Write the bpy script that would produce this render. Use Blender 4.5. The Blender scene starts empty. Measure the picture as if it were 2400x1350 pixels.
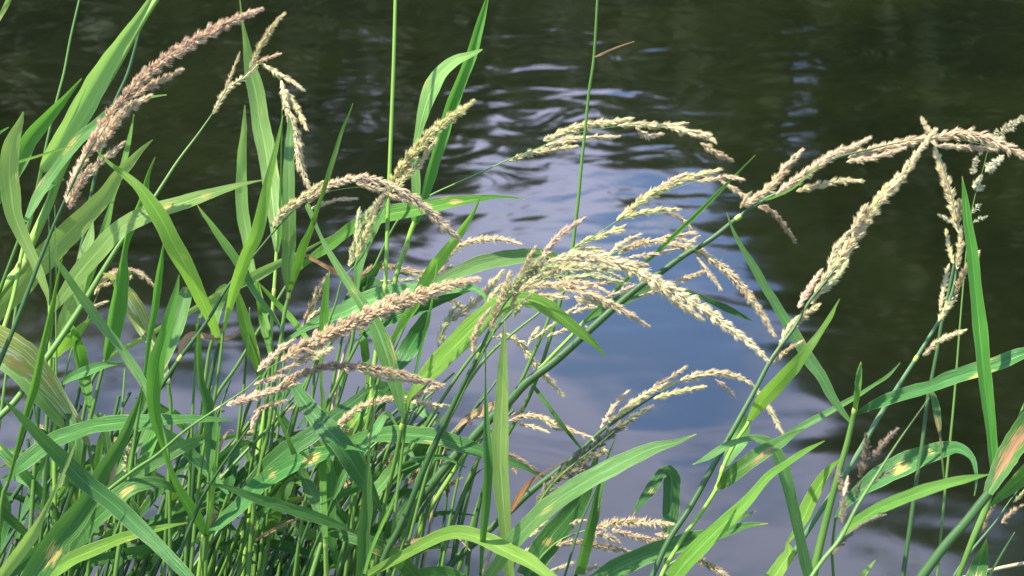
import bpy, math, random
import numpy as np
from mathutils import Vector
R = math.radians
sc = bpy.context.scene
C = sc.collection

# ------------------------------------------------------------ camera
CAM = Vector((0.0, 0.0, 1.75))
PITCH = 24.0
HFOV = 30.0
FPX = 1200.0 / math.tan(R(HFOV / 2))
FW = Vector((0, math.cos(R(PITCH)), -math.sin(R(PITCH))))
UP = Vector((0, math.sin(R(PITCH)), math.cos(R(PITCH))))
RT = Vector((1, 0, 0))
cd = bpy.data.cameras.new('camera')
cam = bpy.data.objects.new('camera', cd)
C.objects.link(cam)
cam.location = CAM
cam.rotation_euler = (R(90 - PITCH), 0, 0)
cd.sensor_width = 36
cd.angle = R(HFOV)
cd.clip_start = 0.05
cd.clip_end = 2000
cd.dof.use_dof = True
cd.dof.focus_distance = 1.55
cd.dof.aperture_fstop = 16
sc.camera = cam

# ------------------------------------------------------------ sky, sun, exposure
SUN_EL, SUN_AZ = 63.0, 250.0      # azimuth clockwise from +Y: high on the left, a little behind the camera
w = bpy.data.worlds.new('World')
sc.world = w
w.use_nodes = True
nt = w.node_tree
for n in list(nt.nodes): nt.nodes.remove(n)
sky = nt.nodes.new('ShaderNodeTexSky')
sky.sky_type = 'NISHITA'
sky.sun_disc = False
sky.sun_elevation = R(SUN_EL)
sky.sun_rotation = R(SUN_AZ)
tc = nt.nodes.new('ShaderNodeTexCoord')
mp = nt.nodes.new('ShaderNodeMapping')
mp.inputs['Scale'].default_value = (1.0, 1.0, 2.2)
mp.inputs['Location'].default_value = (0.37, 0.1, 0.0)
nz = nt.nodes.new('ShaderNodeTexNoise')
nz.inputs['Scale'].default_value = 8.5
nz.inputs['Detail'].default_value = 7
nz.inputs['Roughness'].default_value = 0.58
rp = nt.nodes.new('ShaderNodeValToRGB')
rp.color_ramp.elements[0].position = 0.41
rp.color_ramp.elements[1].position = 0.56
mx = nt.nodes.new('ShaderNodeMix'); mx.data_type = 'RGBA'
mx.inputs[7].default_value = (11.0, 11.4, 16.6, 1)
bg = nt.nodes.new('ShaderNodeBackground')
L = nt.links.new
gd = nt.nodes.new('ShaderNodeVectorMath'); gd.operation = 'DISTANCE'; L(tc.outputs['Generated'], gd.inputs[0]); gd.inputs[1].default_value = (0.07, 0.915, 0.395)
bg.inputs['Strength'].default_value = 0.108
out = nt.nodes.new('ShaderNodeOutputWorld')
L = nt.links.new
L(tc.outputs['Generated'], mp.inputs['Vector']); L(mp.outputs[0], nz.inputs['Vector'])

# a gap of clear sky between the clouds over the far shore
gm = nt.nodes.new('ShaderNodeMapRange'); L(gd.outputs['Value'], gm.inputs[0]); gm.inputs[1].default_value = 0.02; gm.inputs[2].default_value = 0.12; gm.inputs[3].default_value = 0.115; gm.inputs[4].default_value = -0.05
gs = nt.nodes.new('ShaderNodeMath'); gs.operation = 'SUBTRACT'; L(nz.outputs['Fac'], gs.inputs[0]); L(gm.outputs[0], gs.inputs[1])
# and one bright bank of cloud low over the wood
gd2 = nt.nodes.new('ShaderNodeVectorMath'); gd2.operation = 'DISTANCE'; L(tc.outputs['Generated'], gd2.inputs[0]); gd2.inputs[1].default_value = (0.01, 0.945, 0.328)
gm2 = nt.nodes.new('ShaderNodeMapRange'); L(gd2.outputs['Value'], gm2.inputs[0]); gm2.inputs[1].default_value = 0.02; gm2.inputs[2].default_value = 0.11; gm2.inputs[3].default_value = 0.22; gm2.inputs[4].default_value = 0.0
ga = nt.nodes.new('ShaderNodeMath'); ga.operation = 'ADD'; L(gs.outputs[0], ga.inputs[0]); L(gm2.outputs[0], ga.inputs[1])
L(ga.outputs[0], rp.inputs[0]); 
sx = nt.nodes.new('ShaderNodeSeparateXYZ'); L(tc.outputs['Generated'], sx.inputs[0])
mr = nt.nodes.new('ShaderNodeMapRange'); mr.inputs[1].default_value = -0.1; mr.inputs[2].default_value = 0.5   # the cloud bank stands over the far shore
L(sx.outputs[1], mr.inputs[0])
mm = nt.nodes.new('ShaderNodeMath'); mm.operation = 'MULTIPLY'; L(rp.outputs['Color'], mm.inputs[0]); L(mr.outputs[0], mm.inputs[1])
L(mm.outputs[0], mx.inputs[0])

tn = nt.nodes.new('ShaderNodeMix'); tn.data_type = 'RGBA'; tn.blend_type = 'MULTIPLY'; tn.inputs[0].default_value = 1.0
L(sky.outputs[0], tn.inputs[6]); tn.inputs[7].default_value = (0.95, 1.15, 1.5, 1)

tb = nt.nodes.new('ShaderNodeMix'); tb.data_type = 'RGBA'; tb.inputs[7].default_value = (4.6, 7.6, 15.5, 1)
gb = nt.nodes.new('ShaderNodeMapRange'); L(gd.outputs['Value'], gb.inputs[0]); gb.inputs[1].default_value = 0.06; gb.inputs[2].default_value = 0.22; gb.inputs[3].default_value = 0.7; gb.inputs[4].default_value = 0.0
L(gb.outputs[0], tb.inputs[0]); L(tn.outputs[2], tb.inputs[6])
L(tb.outputs[2], mx.inputs[6]); L(mx.outputs[2], bg.inputs[0]); L(bg.outputs[0], out.inputs[0])
sd = bpy.data.lights.new('sun', 'SUN')
sd.energy = 5.0
sd.angle = R(0.5)
sd.color = (1.0, 0.94, 0.82)
so = bpy.data.objects.new('sun', sd)
C.objects.link(so)
az = R(SUN_AZ); el = R(SUN_EL)
sdir = Vector((math.sin(az) * math.cos(el), math.cos(az) * math.cos(el), math.sin(el)))
so.location = sdir * 20
so.rotation_euler = sdir.to_track_quat('Z', 'Y').to_euler()
sc.view_settings.view_transform = 'Standard'
sc.view_settings.look = 'None'
sc.view_settings.exposure = 1.1
sc.view_settings.gamma = 1.0

# ------------------------------------------------------------ materials
def newmat(name):
    m = bpy.data.materials.new(name); m.use_nodes = True
    t = m.node_tree
    for n in list(t.nodes): t.nodes.remove(n)
    return m, t, t.links.new
def N(t, kind, **kw):
    n = t.nodes.new('ShaderNode' + kind)
    for k, v in kw.items(): setattr(n, k, v)
    return n
def mixc(t, fac, a, b, mode='MIX'):
    m = N(t, 'Mix', data_type='RGBA', blend_type=mode)
    for sock, v in ((0, fac), (6, a), (7, b)):
        if isinstance(v, (int, float)): m.inputs[sock].default_value = v
        elif isinstance(v, tuple): m.inputs[sock].default_value = (*v, 1)
        else: t.links.new(v, m.inputs[sock])
    return m.outputs[2]
def math_(t, op, a, b=None, clamp=False):
    m = N(t, 'Math', operation=op); m.use_clamp = clamp
    for i, v in enumerate((a, b)):
        if v is None: continue
        if isinstance(v, (int, float)): m.inputs[i].default_value = v
        else: t.links.new(v, m.inputs[i])
    return m.outputs[0]
def maprange(t, v, a, b, c=0.0, d=1.0):
    m = N(t, 'MapRange'); m.clamp = True
    t.links.new(v, m.inputs[0])
    for i, q in enumerate((a, b, c, d)): m.inputs[i + 1].default_value = q
    return m.outputs[0]

def leaf_mat(name, c1, c2, rough=0.42, trans=0.38, streak=0.0, spots=0.3, stain=(0.72, 0.52, 0.10), tcol=None, dry=0.0):
    if name[-3:] not in ('tan', 'own'): c1 = (c1[0] * 1.08, c1[1], c1[2] * 0.66); c2 = (c2[0] * 1.1, c2[1] * 1.02, c2[2] * 0.68)
    m, t, L = newmat(name)
    uv = N(t, 'UVMap')
    sp = N(t, 'SeparateXYZ'); L(uv.outputs[0], sp.inputs[0])
    oi = N(t, 'ObjectInfo')
    # fine parallel veins running along the blade
    cm = N(t, 'CombineXYZ')
    L(math_(t, 'MULTIPLY', sp.outputs[0], 19.0), cm.inputs[0])
    L(math_(t, 'MULTIPLY', sp.outputs[1], 0.6), cm.inputs[1]); L(math_(t, 'MULTIPLY', oi.outputs['Random'], 37.0), cm.inputs[2])
    vn = N(t, 'TexNoise'); L(cm.outputs[0], vn.inputs['Vector']); vn.inputs['Scale'].default_value = 1.6; vn.inputs['Detail'].default_value = 2
    veins = maprange(t, vn.outputs['Fac'], 0.35, 0.65)
    tco = N(t, 'TexCoord')
    n2 = N(t, 'TexNoise'); L(tco.outputs['Object'], n2.inputs['Vector']); n2.inputs['Scale'].default_value = 14; n2.inputs['Detail'].default_value = 3
    big = maprange(t, n2.outputs['Fac'], 0.35, 0.68)
    fac = math_(t, 'ADD', math_(t, 'MULTIPLY', veins, 0.5), math_(t, 'MULTIPLY', big, 0.5), True)
    col = mixc(t, fac, c1, c2)
    # midrib, a paler line
    du = math_(t, 'ABSOLUTE', math_(t, 'SUBTRACT', sp.outputs[0], 0.5))
    rib = maprange(t, du, 0.0, 0.05, 0.62, 0.0)
    col = mixc(t, rib, col, tuple(min(1, q * 1.5 + 0.05) for q in c2))
    edge = maprange(t, du, 0.455, 0.49, 0.0, 0.4)
    col = mixc(t, edge, col, (0.42, 0.5, 0.2))
    hsv = N(t, 'HueSaturation'); L(col, hsv.inputs['Color'])
    L(maprange(t, oi.outputs['Random'], 0, 1, 0.487, 0.516), hsv.inputs['Hue'])
    L(maprange(t, oi.outputs['Random'], 0, 1, 0.86, 1.14), hsv.inputs['Value'])
    col = hsv.outputs[0]
    if spots > 0:
        n3 = N(t, 'TexNoise'); cm3 = N(t, 'CombineXYZ')
        L(math_(t, 'MULTIPLY', sp.outputs[0], 5.0), cm3.inputs[0]); L(math_(t, 'MULTIPLY', sp.outputs[1], 1.2), cm3.inputs[1]); L(math_(t, 'MULTIPLY', oi.outputs['Random'], 91.0), cm3.inputs[2])
        L(cm3.outputs[0], n3.inputs['Vector']); n3.inputs['Scale'].default_value = 2.4; n3.inputs['Detail'].default_value = 5
        s = maprange(t, n3.outputs['Fac'], 0.69, 0.75, 0.0, spots)
        col = mixc(t, s, col, (0.55, 0.55, 0.25))
    if streak > 0:
        n4 = N(t, 'TexNoise'); cm4 = N(t, 'CombineXYZ')
        L(math_(t, 'MULTIPLY', sp.outputs[0], 22.0), cm4.inputs[0]); L(math_(t, 'MULTIPLY', sp.outputs[1], 1.0), cm4.inputs[1])
        L(cm4.outputs[0], n4.inputs['Vector']); n4.inputs['Scale'].default_value = 1.3; n4.inputs['Detail'].default_value = 2
        s = maprange(t, n4.outputs['Fac'], 0.55, 0.61, 0.0, streak)
        col = mixc(t, s, col, (0.75, 0.78, 0.62))
    # yellow or rusty stains where the blade carries one
    at = N(t, 'Attribute'); at.attribute_name = 'stain'
    n5 = N(t, 'TexNoise'); cm5 = N(t, 'CombineXYZ')
    L(math_(t, 'MULTIPLY', sp.outputs[0], 11.0), cm5.inputs[0]); L(math_(t, 'MULTIPLY', sp.outputs[1], 1.5), cm5.inputs[1]); L(math_(t, 'MULTIPLY', oi.outputs['Random'], 11.0), cm5.inputs[2])
    L(cm5.outputs[0], n5.inputs['Vector']); n5.inputs['Scale'].default_value = 2.5; n5.inputs['Detail'].default_value = 6
    sv = math_(t, 'ADD', at.outputs['Fac'], math_(t, 'MULTIPLY', math_(t, 'SUBTRACT', n5.outputs['Fac'], 0.5), 2.2))
    s = maprange(t, sv, 0.54, 0.66, 0.0, 0.92)
    s = math_(t, 'MULTIPLY', s, maprange(t, at.outputs['Fac'], 0.05, 0.2))
    col = mixc(t, s, col, mixc(t, n5.outputs['Fac'], stain, tuple(q * 0.7 + 0.12 for q in stain)))
    bs = N(t, 'BsdfPrincipled'); L(col, bs.inputs['Base Color'])
    bs.inputs['Roughness'].default_value = rough
    bs.inputs['Specular IOR Level'].default_value = 0.32
    bp = N(t, 'Bump'); bp.inputs['Strength'].default_value = 0.8; bp.inputs['Distance'].default_value = 0.0006
    L(veins, bp.inputs['Height']); L(bp.outputs[0], bs.inputs['Normal'])
    tr = N(t, 'BsdfTranslucent')
    if tcol is None: tcol = (min(1, c2[0] * 1.6), min(1, c2[1] * 1.6), c2[2] * 0.7)
    L(mixc(t, 0.5, col, tcol), tr.inputs[0])
    ms = N(t, 'MixShader'); ms.inputs[0].default_value = trans
    L(bs.outputs[0], ms.inputs[1]); L(tr.outputs[0], ms.inputs[2])
    o = N(t, 'OutputMaterial'); L(ms.outputs[0], o.inputs[0])
    return m

M = {}
M['mid'] = leaf_mat('leaf_mid_green', (0.075, 0.23, 0.045), (0.125, 0.33, 0.07))
M['pale'] = leaf_mat('leaf_pale_green', (0.17, 0.36, 0.13), (0.28, 0.47, 0.19), rough=0.38)
M['blue'] = leaf_mat('leaf_bluish_green', (0.095, 0.25, 0.09), (0.17, 0.36, 0.155), rough=0.36, trans=0.3)
M['lime'] = leaf_mat('leaf_yellow_green', (0.14, 0.35, 0.065), (0.22, 0.46, 0.11), trans=0.42)
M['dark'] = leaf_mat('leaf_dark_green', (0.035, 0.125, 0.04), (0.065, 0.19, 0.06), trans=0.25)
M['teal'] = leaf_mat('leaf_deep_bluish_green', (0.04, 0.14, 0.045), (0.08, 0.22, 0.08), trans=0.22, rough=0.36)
M['mid_shaded'] = leaf_mat('leaf_full_green', (0.05, 0.17, 0.05), (0.09, 0.25, 0.08), trans=0.3)  # mid green darkened in its colour, standing in for shade on low blades
M['streak'] = leaf_mat('leaf_white_streaked', (0.15, 0.22, 0.05), (0.28, 0.34, 0.13), streak=0.9, stain=(0.50, 0.20, 0.05))
M['rust'] = leaf_mat('leaf_rusty', (0.05, 0.15, 0.05), (0.10, 0.24, 0.07), stain=(0.52, 0.20, 0.08), trans=0.25)
M['dry'] = leaf_mat('leaf_dry_tan', (0.42, 0.25, 0.13), (0.60, 0.43, 0.24), spots=0.0, tcol=(0.6, 0.4, 0.2))
M['dead'] = leaf_mat('leaf_dry_brown', (0.26, 0.11, 0.05), (0.45, 0.24, 0.12), spots=0.0, tcol=(0.5, 0.25, 0.1))

def stem_mat(name, c1, c2, rough=0.4):
    m, t, L = newmat(name)
    tco = N(t, 'TexCoord'); mpn = N(t, 'Mapping'); L(tco.outputs['UV'], mpn.inputs[0]); mpn.inputs['Scale'].default_value = (12, 0.7, 1)
    n = N(t, 'TexNoise'); L(mpn.outputs[0], n.inputs['Vector']); n.inputs['Scale'].default_value = 2; n.inputs['Detail'].default_value = 3
    n2 = N(t, 'TexNoise'); L(tco.outputs['Object'], n2.inputs['Vector']); n2.inputs['Scale'].default_value = 9; n2.inputs['Detail'].default_value = 3
    f = math_(t, 'ADD', math_(t, 'MULTIPLY', maprange(t, n.outputs['Fac'], 0.35, 0.65), 0.4), math_(t, 'MULTIPLY', maprange(t, n2.outputs['Fac'], 0.35, 0.65), 0.6))
    col = mixc(t, f, c1, c2)
    at = N(t, 'Attribute'); at.attribute_name = 'stain'
    col = mixc(t, at.outputs['Fac'], col, (0.45, 0.5, 0.14))
    bs = N(t, 'BsdfPrincipled'); L(col, bs.inputs['Base Color']); bs.inputs['Roughness'].default_value = rough
    bs.inputs['Subsurface Weight'].default_value = 0.0
    bp = N(t, 'Bump'); bp.inputs['Strength'].default_value = 0.4; bp.inputs['Distance'].default_value = 0.0005
    L(n.outputs['Fac'], bp.inputs['Height']); L(bp.outputs[0], bs.inputs['Normal'])
    o = N(t, 'OutputMaterial'); L(bs.outputs[0], o.inputs[0])
    return m
M['s_green'] = stem_mat('stem_green', (0.07, 0.16, 0.022), (0.13, 0.25, 0.042))
M['s_dark'] = stem_mat('stem_dark_green', (0.028, 0.075, 0.016), (0.055, 0.125, 0.03))
M['s_lime'] = stem_mat('stem_yellow_green', (0.17, 0.33, 0.035), (0.27, 0.43, 0.07))
M['s_blue'] = stem_mat('stem_bluish_green', (0.07, 0.16, 0.06), (0.12, 0.22, 0.09))
M['s_tan'] = stem_mat('stem_dry', (0.35, 0.27, 0.14), (0.48, 0.40, 0.24))
M['node'] = stem_mat('stem_joint_yellow', (0.26, 0.38, 0.06), (0.40, 0.46, 0.11))

def seed_mat():
    m, t, L = newmat('seed_scales')
    a = N(t, 'Attribute'); a.attribute_name = 'tint'
    bs = N(t, 'BsdfPrincipled'); L(a.outputs['Color'], bs.inputs['Base Color'])
    bs.inputs['Roughness'].default_value = 0.5; bs.inputs['Specular IOR Level'].default_value = 0.35
    tr = N(t, 'BsdfTranslucent'); L(a.outputs['Color'], tr.inputs[0])
    ms = N(t, 'MixShader'); ms.inputs[0].default_value = 0.28
    L(bs.outputs[0], ms.inputs[1]); L(tr.outputs[0], ms.inputs[2])
    o = N(t, 'OutputMaterial'); L(ms.outputs[0], o.inputs[0])
    return m
M['seed'] = seed_mat()

# ------------------------------------------------------------ geometry helpers
rng = np.random.default_rng(7)
CAMn = np.array(CAM); FWn = np.array(FW); UPn = np.array(UP); RTn = np.array(RT)
def ray3(x, y, d):
    return CAMn + d * (FWn + RTn * ((x - 1200.0) / FPX) + UPn * ((675.0 - y) / FPX))
def spline(P, step):
    """Catmull-Rom through the rows of P, sampled about every `step` of the first two columns."""
    P = np.array(P, float)
    if len(P) == 2: P = np.vstack([P[0], P.mean(0), P[1]])
    Q = np.vstack([2 * P[0] - P[1], P, 2 * P[-1] - P[-2]])
    outp = []
    for i in range(1, len(Q) - 2):
        p0, p1, p2, p3 = Q[i - 1], Q[i], Q[i + 1], Q[i + 2]
        n = max(2, int(np.linalg.norm((p2 - p1)[:2]) / step))
        for k in range(n):
            s = k / n
            outp.append(0.5 * ((2 * p1) + (p2 - p0) * s + (2 * p0 - 5 * p1 + 4 * p2 - p3) * s * s + (3 * p1 - p0 - 3 * p2 + p3) * s ** 3))
    outp.append(P[-1])
    return np.array(outp)
def unit(v):
    return v / (np.linalg.norm(v, axis=-1, keepdims=True) + 1e-12)
def mesh_obj(name, V, F, mat, parent=None, loc=(0, 0, 0), uvs=None, stain=None, tint=None, smooth=True):
    loc = np.array(loc, float)
    me = bpy.data.meshes.new(name)
    V = np.asarray(V) - loc
    F = np.asarray(F)
    nf, k = F.shape
    me.vertices.add(len(V)); me.vertices.foreach_set('co', V.astype(np.float32).ravel())
    me.loops.add(nf * k); me.loops.foreach_set('vertex_index', F.astype(np.int32).ravel())
    me.polygons.add(nf); me.polygons.foreach_set('loop_start', np.arange(0, nf * k, k, dtype=np.int32))
    me.polygons.foreach_set('use_smooth', np.full(nf, smooth))
    me.update(calc_edges=True)
    if uvs is not None:
        l = me.uv_layers.new(name='UVMap')
        l.data.foreach_set('uv', np.asarray(uvs)[F.ravel()].astype(np.float32).ravel())
    a = me.attributes.new('stain', 'FLOAT', 'POINT')
    a.data.foreach_set('value', (np.zeros(len(V)) if stain is None else stain).astype(np.float32))
    if tint is not None:
        c = me.color_attributes.new('tint', 'FLOAT_COLOR', 'POINT')
        c.data.foreach_set('color', np.hstack([tint, np.ones((len(V), 1))]).astype(np.float32).ravel())
    me.materials.append(mat)
    o = bpy.data.objects.new(name, me)
    C.objects.link(o)
    if parent is not None: o.parent = parent
    else: o.location = loc
    return o
def grid_faces(n, m, close=False):
    i = np.arange(n - 1)[:, None]; j = np.arange(m if close else m - 1)[None, :]
    j2 = (j + 1) % m
    return np.stack([i * m + j + 0 * j2, i * m + j2, (i + 1) * m + j2, (i + 1) * m + j], -1).reshape(-1, 4)

def ribbon(P3, hw, tilt, twist, fold, stains, wav, seed):
    """Leaf blade: centre line P3 (n,3), half widths hw (m), a V fold and a tilt about its own axis."""
    n = len(P3)
    T = unit(np.gradient(P3, axis=0))
    view = unit(P3 - CAMn)
    S = unit(np.cross(T, view))
    Nn = unit(np.cross(S, T))
    r = np.random.default_rng(seed)
    t = np.linspace(0, 1, n)
    th = np.radians(np.clip(tilt + twist * (t - 0.5), -62, 62))
    A = S * np.cos(th)[:, None] + Nn * np.sin(th)[:, None]
    B = unit(np.cross(T, A))
    hwt = hw / np.cos(th)
    us = np.array([-1, -0.6, -0.22, 0, 0.22, 0.6, 1.0])
    ph = r.uniform(0, 6.28, 4)
    V = []; UV = []; ST = []
    seg = np.concatenate([[0], np.cumsum(np.linalg.norm(np.diff(P3, axis=0), axis=1))])
    wv = wav * (np.sin(seg * 90 + ph[0]) + 0.6 * np.sin(seg * 210 + ph[1]))
    wv2 = wav * (np.sin(seg * 80 + ph[2]) + 0.6 * np.sin(seg * 190 + ph[3]))
    for k, u in enumerate(us):
        depth = fold * (abs(u) ** 1.3) * hwt + (wv if u > 0 else wv2) * hwt * abs(u) ** 2
        V.append(P3 + A * (u * hwt)[:, None] + B * depth[:, None])
        UV.append(np.stack([np.full(n, (u + 1) / 2), seg / 0.05], -1))
        s = np.zeros(n)
        for (tc_, tw, uc, amp) in stains:
            s = np.maximum(s, amp * np.exp(-((t - tc_) / tw) ** 2 - ((u - uc) / 0.62) ** 2))
        ST.append(s)
    V = np.stack(V, 1).reshape(-1, 3); UV = np.stack(UV, 1).reshape(-1, 2); ST = np.stack(ST, 1).ravel()
    return V, grid_faces(n, len(us)), UV, ST
def tube(P3, rad, sides=9, flat=1.0, stain=None):
    n = len(P3)
    T = unit(np.gradient(P3, axis=0))
    ref = np.array([0.3, -0.9, 0.2])
    S = unit(np.cross(T, ref)); B = unit(np.cross(T, S))
    a = np.linspace(0, 2 * np.pi, sides, endpoint=False)
    V = P3[:, None] + (S[:, None] * np.cos(a)[None, :, None] + B[:, None] * np.sin(a)[None, :, None] * flat) * np.asarray(rad)[:, None, None]
    seg = np.concatenate([[0], np.cumsum(np.linalg.norm(np.diff(P3, axis=0), axis=1))])
    UV = np.stack(np.broadcast_arrays(a[None] / 6.2832, seg[:, None] / 0.05), -1)
    st = np.zeros(n) if stain is None else stain
    return V.reshape(-1, 3), grid_faces(n, sides, True), UV.reshape(-1, 2), np.repeat(st, sides)

PAL = {   # pairs of scale colours: (weight, colour)
 'tan':    [(4, (0.62, 0.48, 0.30)), (3, (0.70, 0.58, 0.38)), (2, (0.56, 0.35, 0.26)), (1, (0.42, 0.44, 0.20)), (0.7, (0.36, 0.15, 0.13))],
 'pink':   [(4, (0.66, 0.53, 0.37)), (2.4, (0.64, 0.45, 0.37)), (1.2, (0.50, 0.24, 0.23)), (3, (0.72, 0.60, 0.38)), (0.7, (0.30, 0.09, 0.12))],
 'cream':  [(4, (0.68, 0.58, 0.36)), (3, (0.74, 0.66, 0.44)), (2, (0.50, 0.52, 0.24)), (1, (0.58, 0.40, 0.28))],
 'yellow': [(4, (0.60, 0.60, 0.26)), (3, (0.70, 0.66, 0.34)), (2, (0.44, 0.52, 0.18)), (1, (0.58, 0.42, 0.26))],
 'green':  [(4, (0.42, 0.50, 0.24)), (3, (0.52, 0.56, 0.30)), (2, (0.30, 0.40, 0.16)), (1, (0.50, 0.36, 0.26))],
 'olive':  [(4, (0.30, 0.38, 0.19)), (3, (0.40, 0.45, 0.25)), (2.2, (0.20, 0.09, 0.09)), (1, (0.36, 0.24, 0.18))],
 'brown':  [(4, (0.44, 0.31, 0.18)), (3, (0.52, 0.40, 0.25)), (2, (0.30, 0.17, 0.11)), (1, (0.34, 0.34, 0.17))],
 'purple': [(3, (0.36, 0.22, 0.20)), (3, (0.40, 0.33, 0.22)), (2, (0.30, 0.12, 0.15)), (2, (0.26, 0.27, 0.15)), (1, (0.55, 0.40, 0.30))],
 'flower': [(4, (0.36, 0.46, 0.24)), (2, (0.70, 0.72, 0.60)), (2, (0.48, 0.38, 0.34)), (1, (0.78, 0.78, 0.70))],
}
def scale_template():
    """one lance-shaped scale along +X, unit length, keeled; two of them make a spikelet"""
    ts = [0.0, 0.15, 0.34, 0.6]; wd = [0.04, 0.128, 0.112, 0.045]
    ang = np.linspace(0, 2 * np.pi, 5, endpoint=False)
    V = []
    for t, w_ in zip(ts, wd):
        for a in ang: V.append((t, math.cos(a) * w_ * 0.62, math.sin(a) * w_))
    V.append((1.0, 0, 0))
    V = np.array(V)
    F = []
    for i in range(3):
        for j in range(5): F.append((i * 5 + j, i * 5 + (j + 1) % 5, (i + 1) * 5 + (j + 1) % 5, (i + 1) * 5 + j))
    for j in range(5): F.append((15 + j, 15 + (j + 1) % 5, 20, 20))
    F = np.array(F)
    # the closing faces are triangles: make every face a triangle
    T_ = []
    for f in F:
        if f[2] == f[3]: T_.append((f[0], f[1], f[2]))
        else: T_ += [(f[0], f[1], f[2]), (f[0], f[2], f[3])]
    T_ = np.array(T_)
    vs = []; fs = []
    for k, (yaw, sc_, off) in enumerate(((7, 1.0, 0.0), (-9, 0.9, 0.02))):
        c, s = math.cos(R(yaw)), math.sin(R(yaw))
        W = V * sc_
        W = np.stack([W[:, 0] * c - W[:, 1] * s + off, W[:, 0] * s + W[:, 1] * c, W[:, 2]], -1)
        vs.append(W); fs.append(T_ + 21 * k)
    return np.vstack(vs), np.vstack(fs)
ST_V, ST_F = scale_template()
def spikelets(P3, wpx, dep, pal, dens=1.0, lpx=18.0, spread=1.0, seed=0):
    """a lobe of a seed head: spikelets round the axis P3 (base to tip). wpx: full width in photo pixels along the axis."""
    r = np.random.default_rng(seed)
    n = len(P3)
    T = unit(np.gradient(P3, axis=0))
    ref = np.array([0.2, -0.95, 0.25])
    S = unit(np.cross(T, ref)); B = unit(np.cross(T, S))
    seg = np.concatenate([[0], np.cumsum(np.linalg.norm(np.diff(P3, axis=0), axis=1))])
    m2 = dep / FPX                      # metres per photo pixel at this depth
    Lpx = seg[-1] / m2
    wm = float(np.mean(wpx))
    cnt = max(10, int(Lpx * max(wm, 9) * 0.115 * dens))
    s = np.sort(r.uniform(0, 1, cnt)) * seg[-1]
    f = np.interp(s, seg, np.arange(n)); i0 = np.clip(f.astype(int), 0, n - 2); fr = (f - i0)[:, None]
    P = P3[i0] * (1 - fr) + P3[i0 + 1] * fr
    Tt = unit(T[i0] * (1 - fr) + T[i0 + 1] * fr); Ss = unit(S[i0]); Bb = unit(B[i0])
    ww = np.interp(s, seg, wpx)
    tt = s / seg[-1]
    # clusters: short branchlets every 20 to 30 pixels make the outline lumpy
    lump = 1.10 + 0.30 * np.sin(s / m2 / 5.2 + r.uniform(0, 6)) + 0.10 * np.sin(s / m2 / 2.3 + r.uniform(0, 6))
    phi = r.uniform(0, 2 * np.pi, cnt)
    Rd = Ss * np.cos(phi)[:, None] + Bb * np.sin(phi)[:, None]
    l = lpx * r.uniform(0.75, 1.25, cnt) * np.clip(0.55 + ww / 60.0, 0.55, 1.15)
    rout = ww * 0.5 * lump * np.sqrt(r.uniform(0.25, 1.15, cnt))
    sa = np.clip((rout * 1.02) / l, 0.14, 0.66) * spread
    a = np.arcsin(np.clip(sa, 0, 0.95)) + r.normal(0, 0.07, cnt) + (r.random(cnt) < 0.12) * 0.32
    r0 = np.maximum(0, rout - l * np.sin(a))
    D = Tt * np.cos(a)[:, None] + Rd * np.sin(a)[:, None] + r.normal(0, 0.05, (cnt, 3))
    D = unit(D)
    base = P + Rd * (r0 * m2)[:, None] - Tt * (l * 0.55 * m2)[:, None]
    Y = unit(np.cross(D, Rd + r.normal(0, 0.3, (cnt, 3)))); Z = np.cross(D, Y)
    sc_ = (l * m2)
    V = base[:, None] + (D[:, None] * ST_V[None, :, 0:1] + Z[:, None] * ST_V[None, :, 1:2] + Y[:, None] * ST_V[None, :, 2:3]) * sc_[:, None, None]
    nv = len(ST_V)
    F = (ST_F[None] + (np.arange(cnt) * nv)[:, None, None]).reshape(-1, 3)
    cols = np.array([c for _, c in PAL[pal]]) ** 0.8 * np.array([1.13, 1.07, 0.86]); wt = np.array([w_ for w_, _ in PAL[pal]], float); wt /= wt.sum()
    # colour patches along the lobe plus per spikelet scatter
    idx = r.choice(len(cols), cnt, p=wt)
    if pal in ('olive', 'purple'): cols = cols * 0.62
    pc = cols[r.choice(len(cols), 1, p=wt)[0]]
    c0 = cols[idx] * 0.75 + pc * 0.25
    c0 = c0 * r.uniform(0.78, 1.18, (cnt, 1))
    tip = ST_V[:, 0][None, :, None]
    straw = np.array([0.86, 0.76, 0.50]) if pal not in ('olive', 'purple', 'brown') else np.array([0.55, 0.49, 0.32])
    tint = c0[:, None] * (1 - 0.38 * np.clip(tip, 0, 1)) + straw * 0.38 * np.clip(tip, 0, 1)
    half = np.zeros(nv); half[21:] = 1
    tint = tint * (1 - 0.14 * half[None, :, None])
    return V.reshape(-1, 3), F, np.clip(tint.reshape(-1, 3), 0, 1)

GROUND = 0.05
LABELS = {}
def tagit(o, label, cat, group=None):
    o['label'] = label; o['category'] = cat
    if group: o['group'] = group
    LABELS.setdefault(label, []).append(group)
SEED = [100]
def nseed():
    SEED[0] += 1; return SEED[0]

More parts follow.
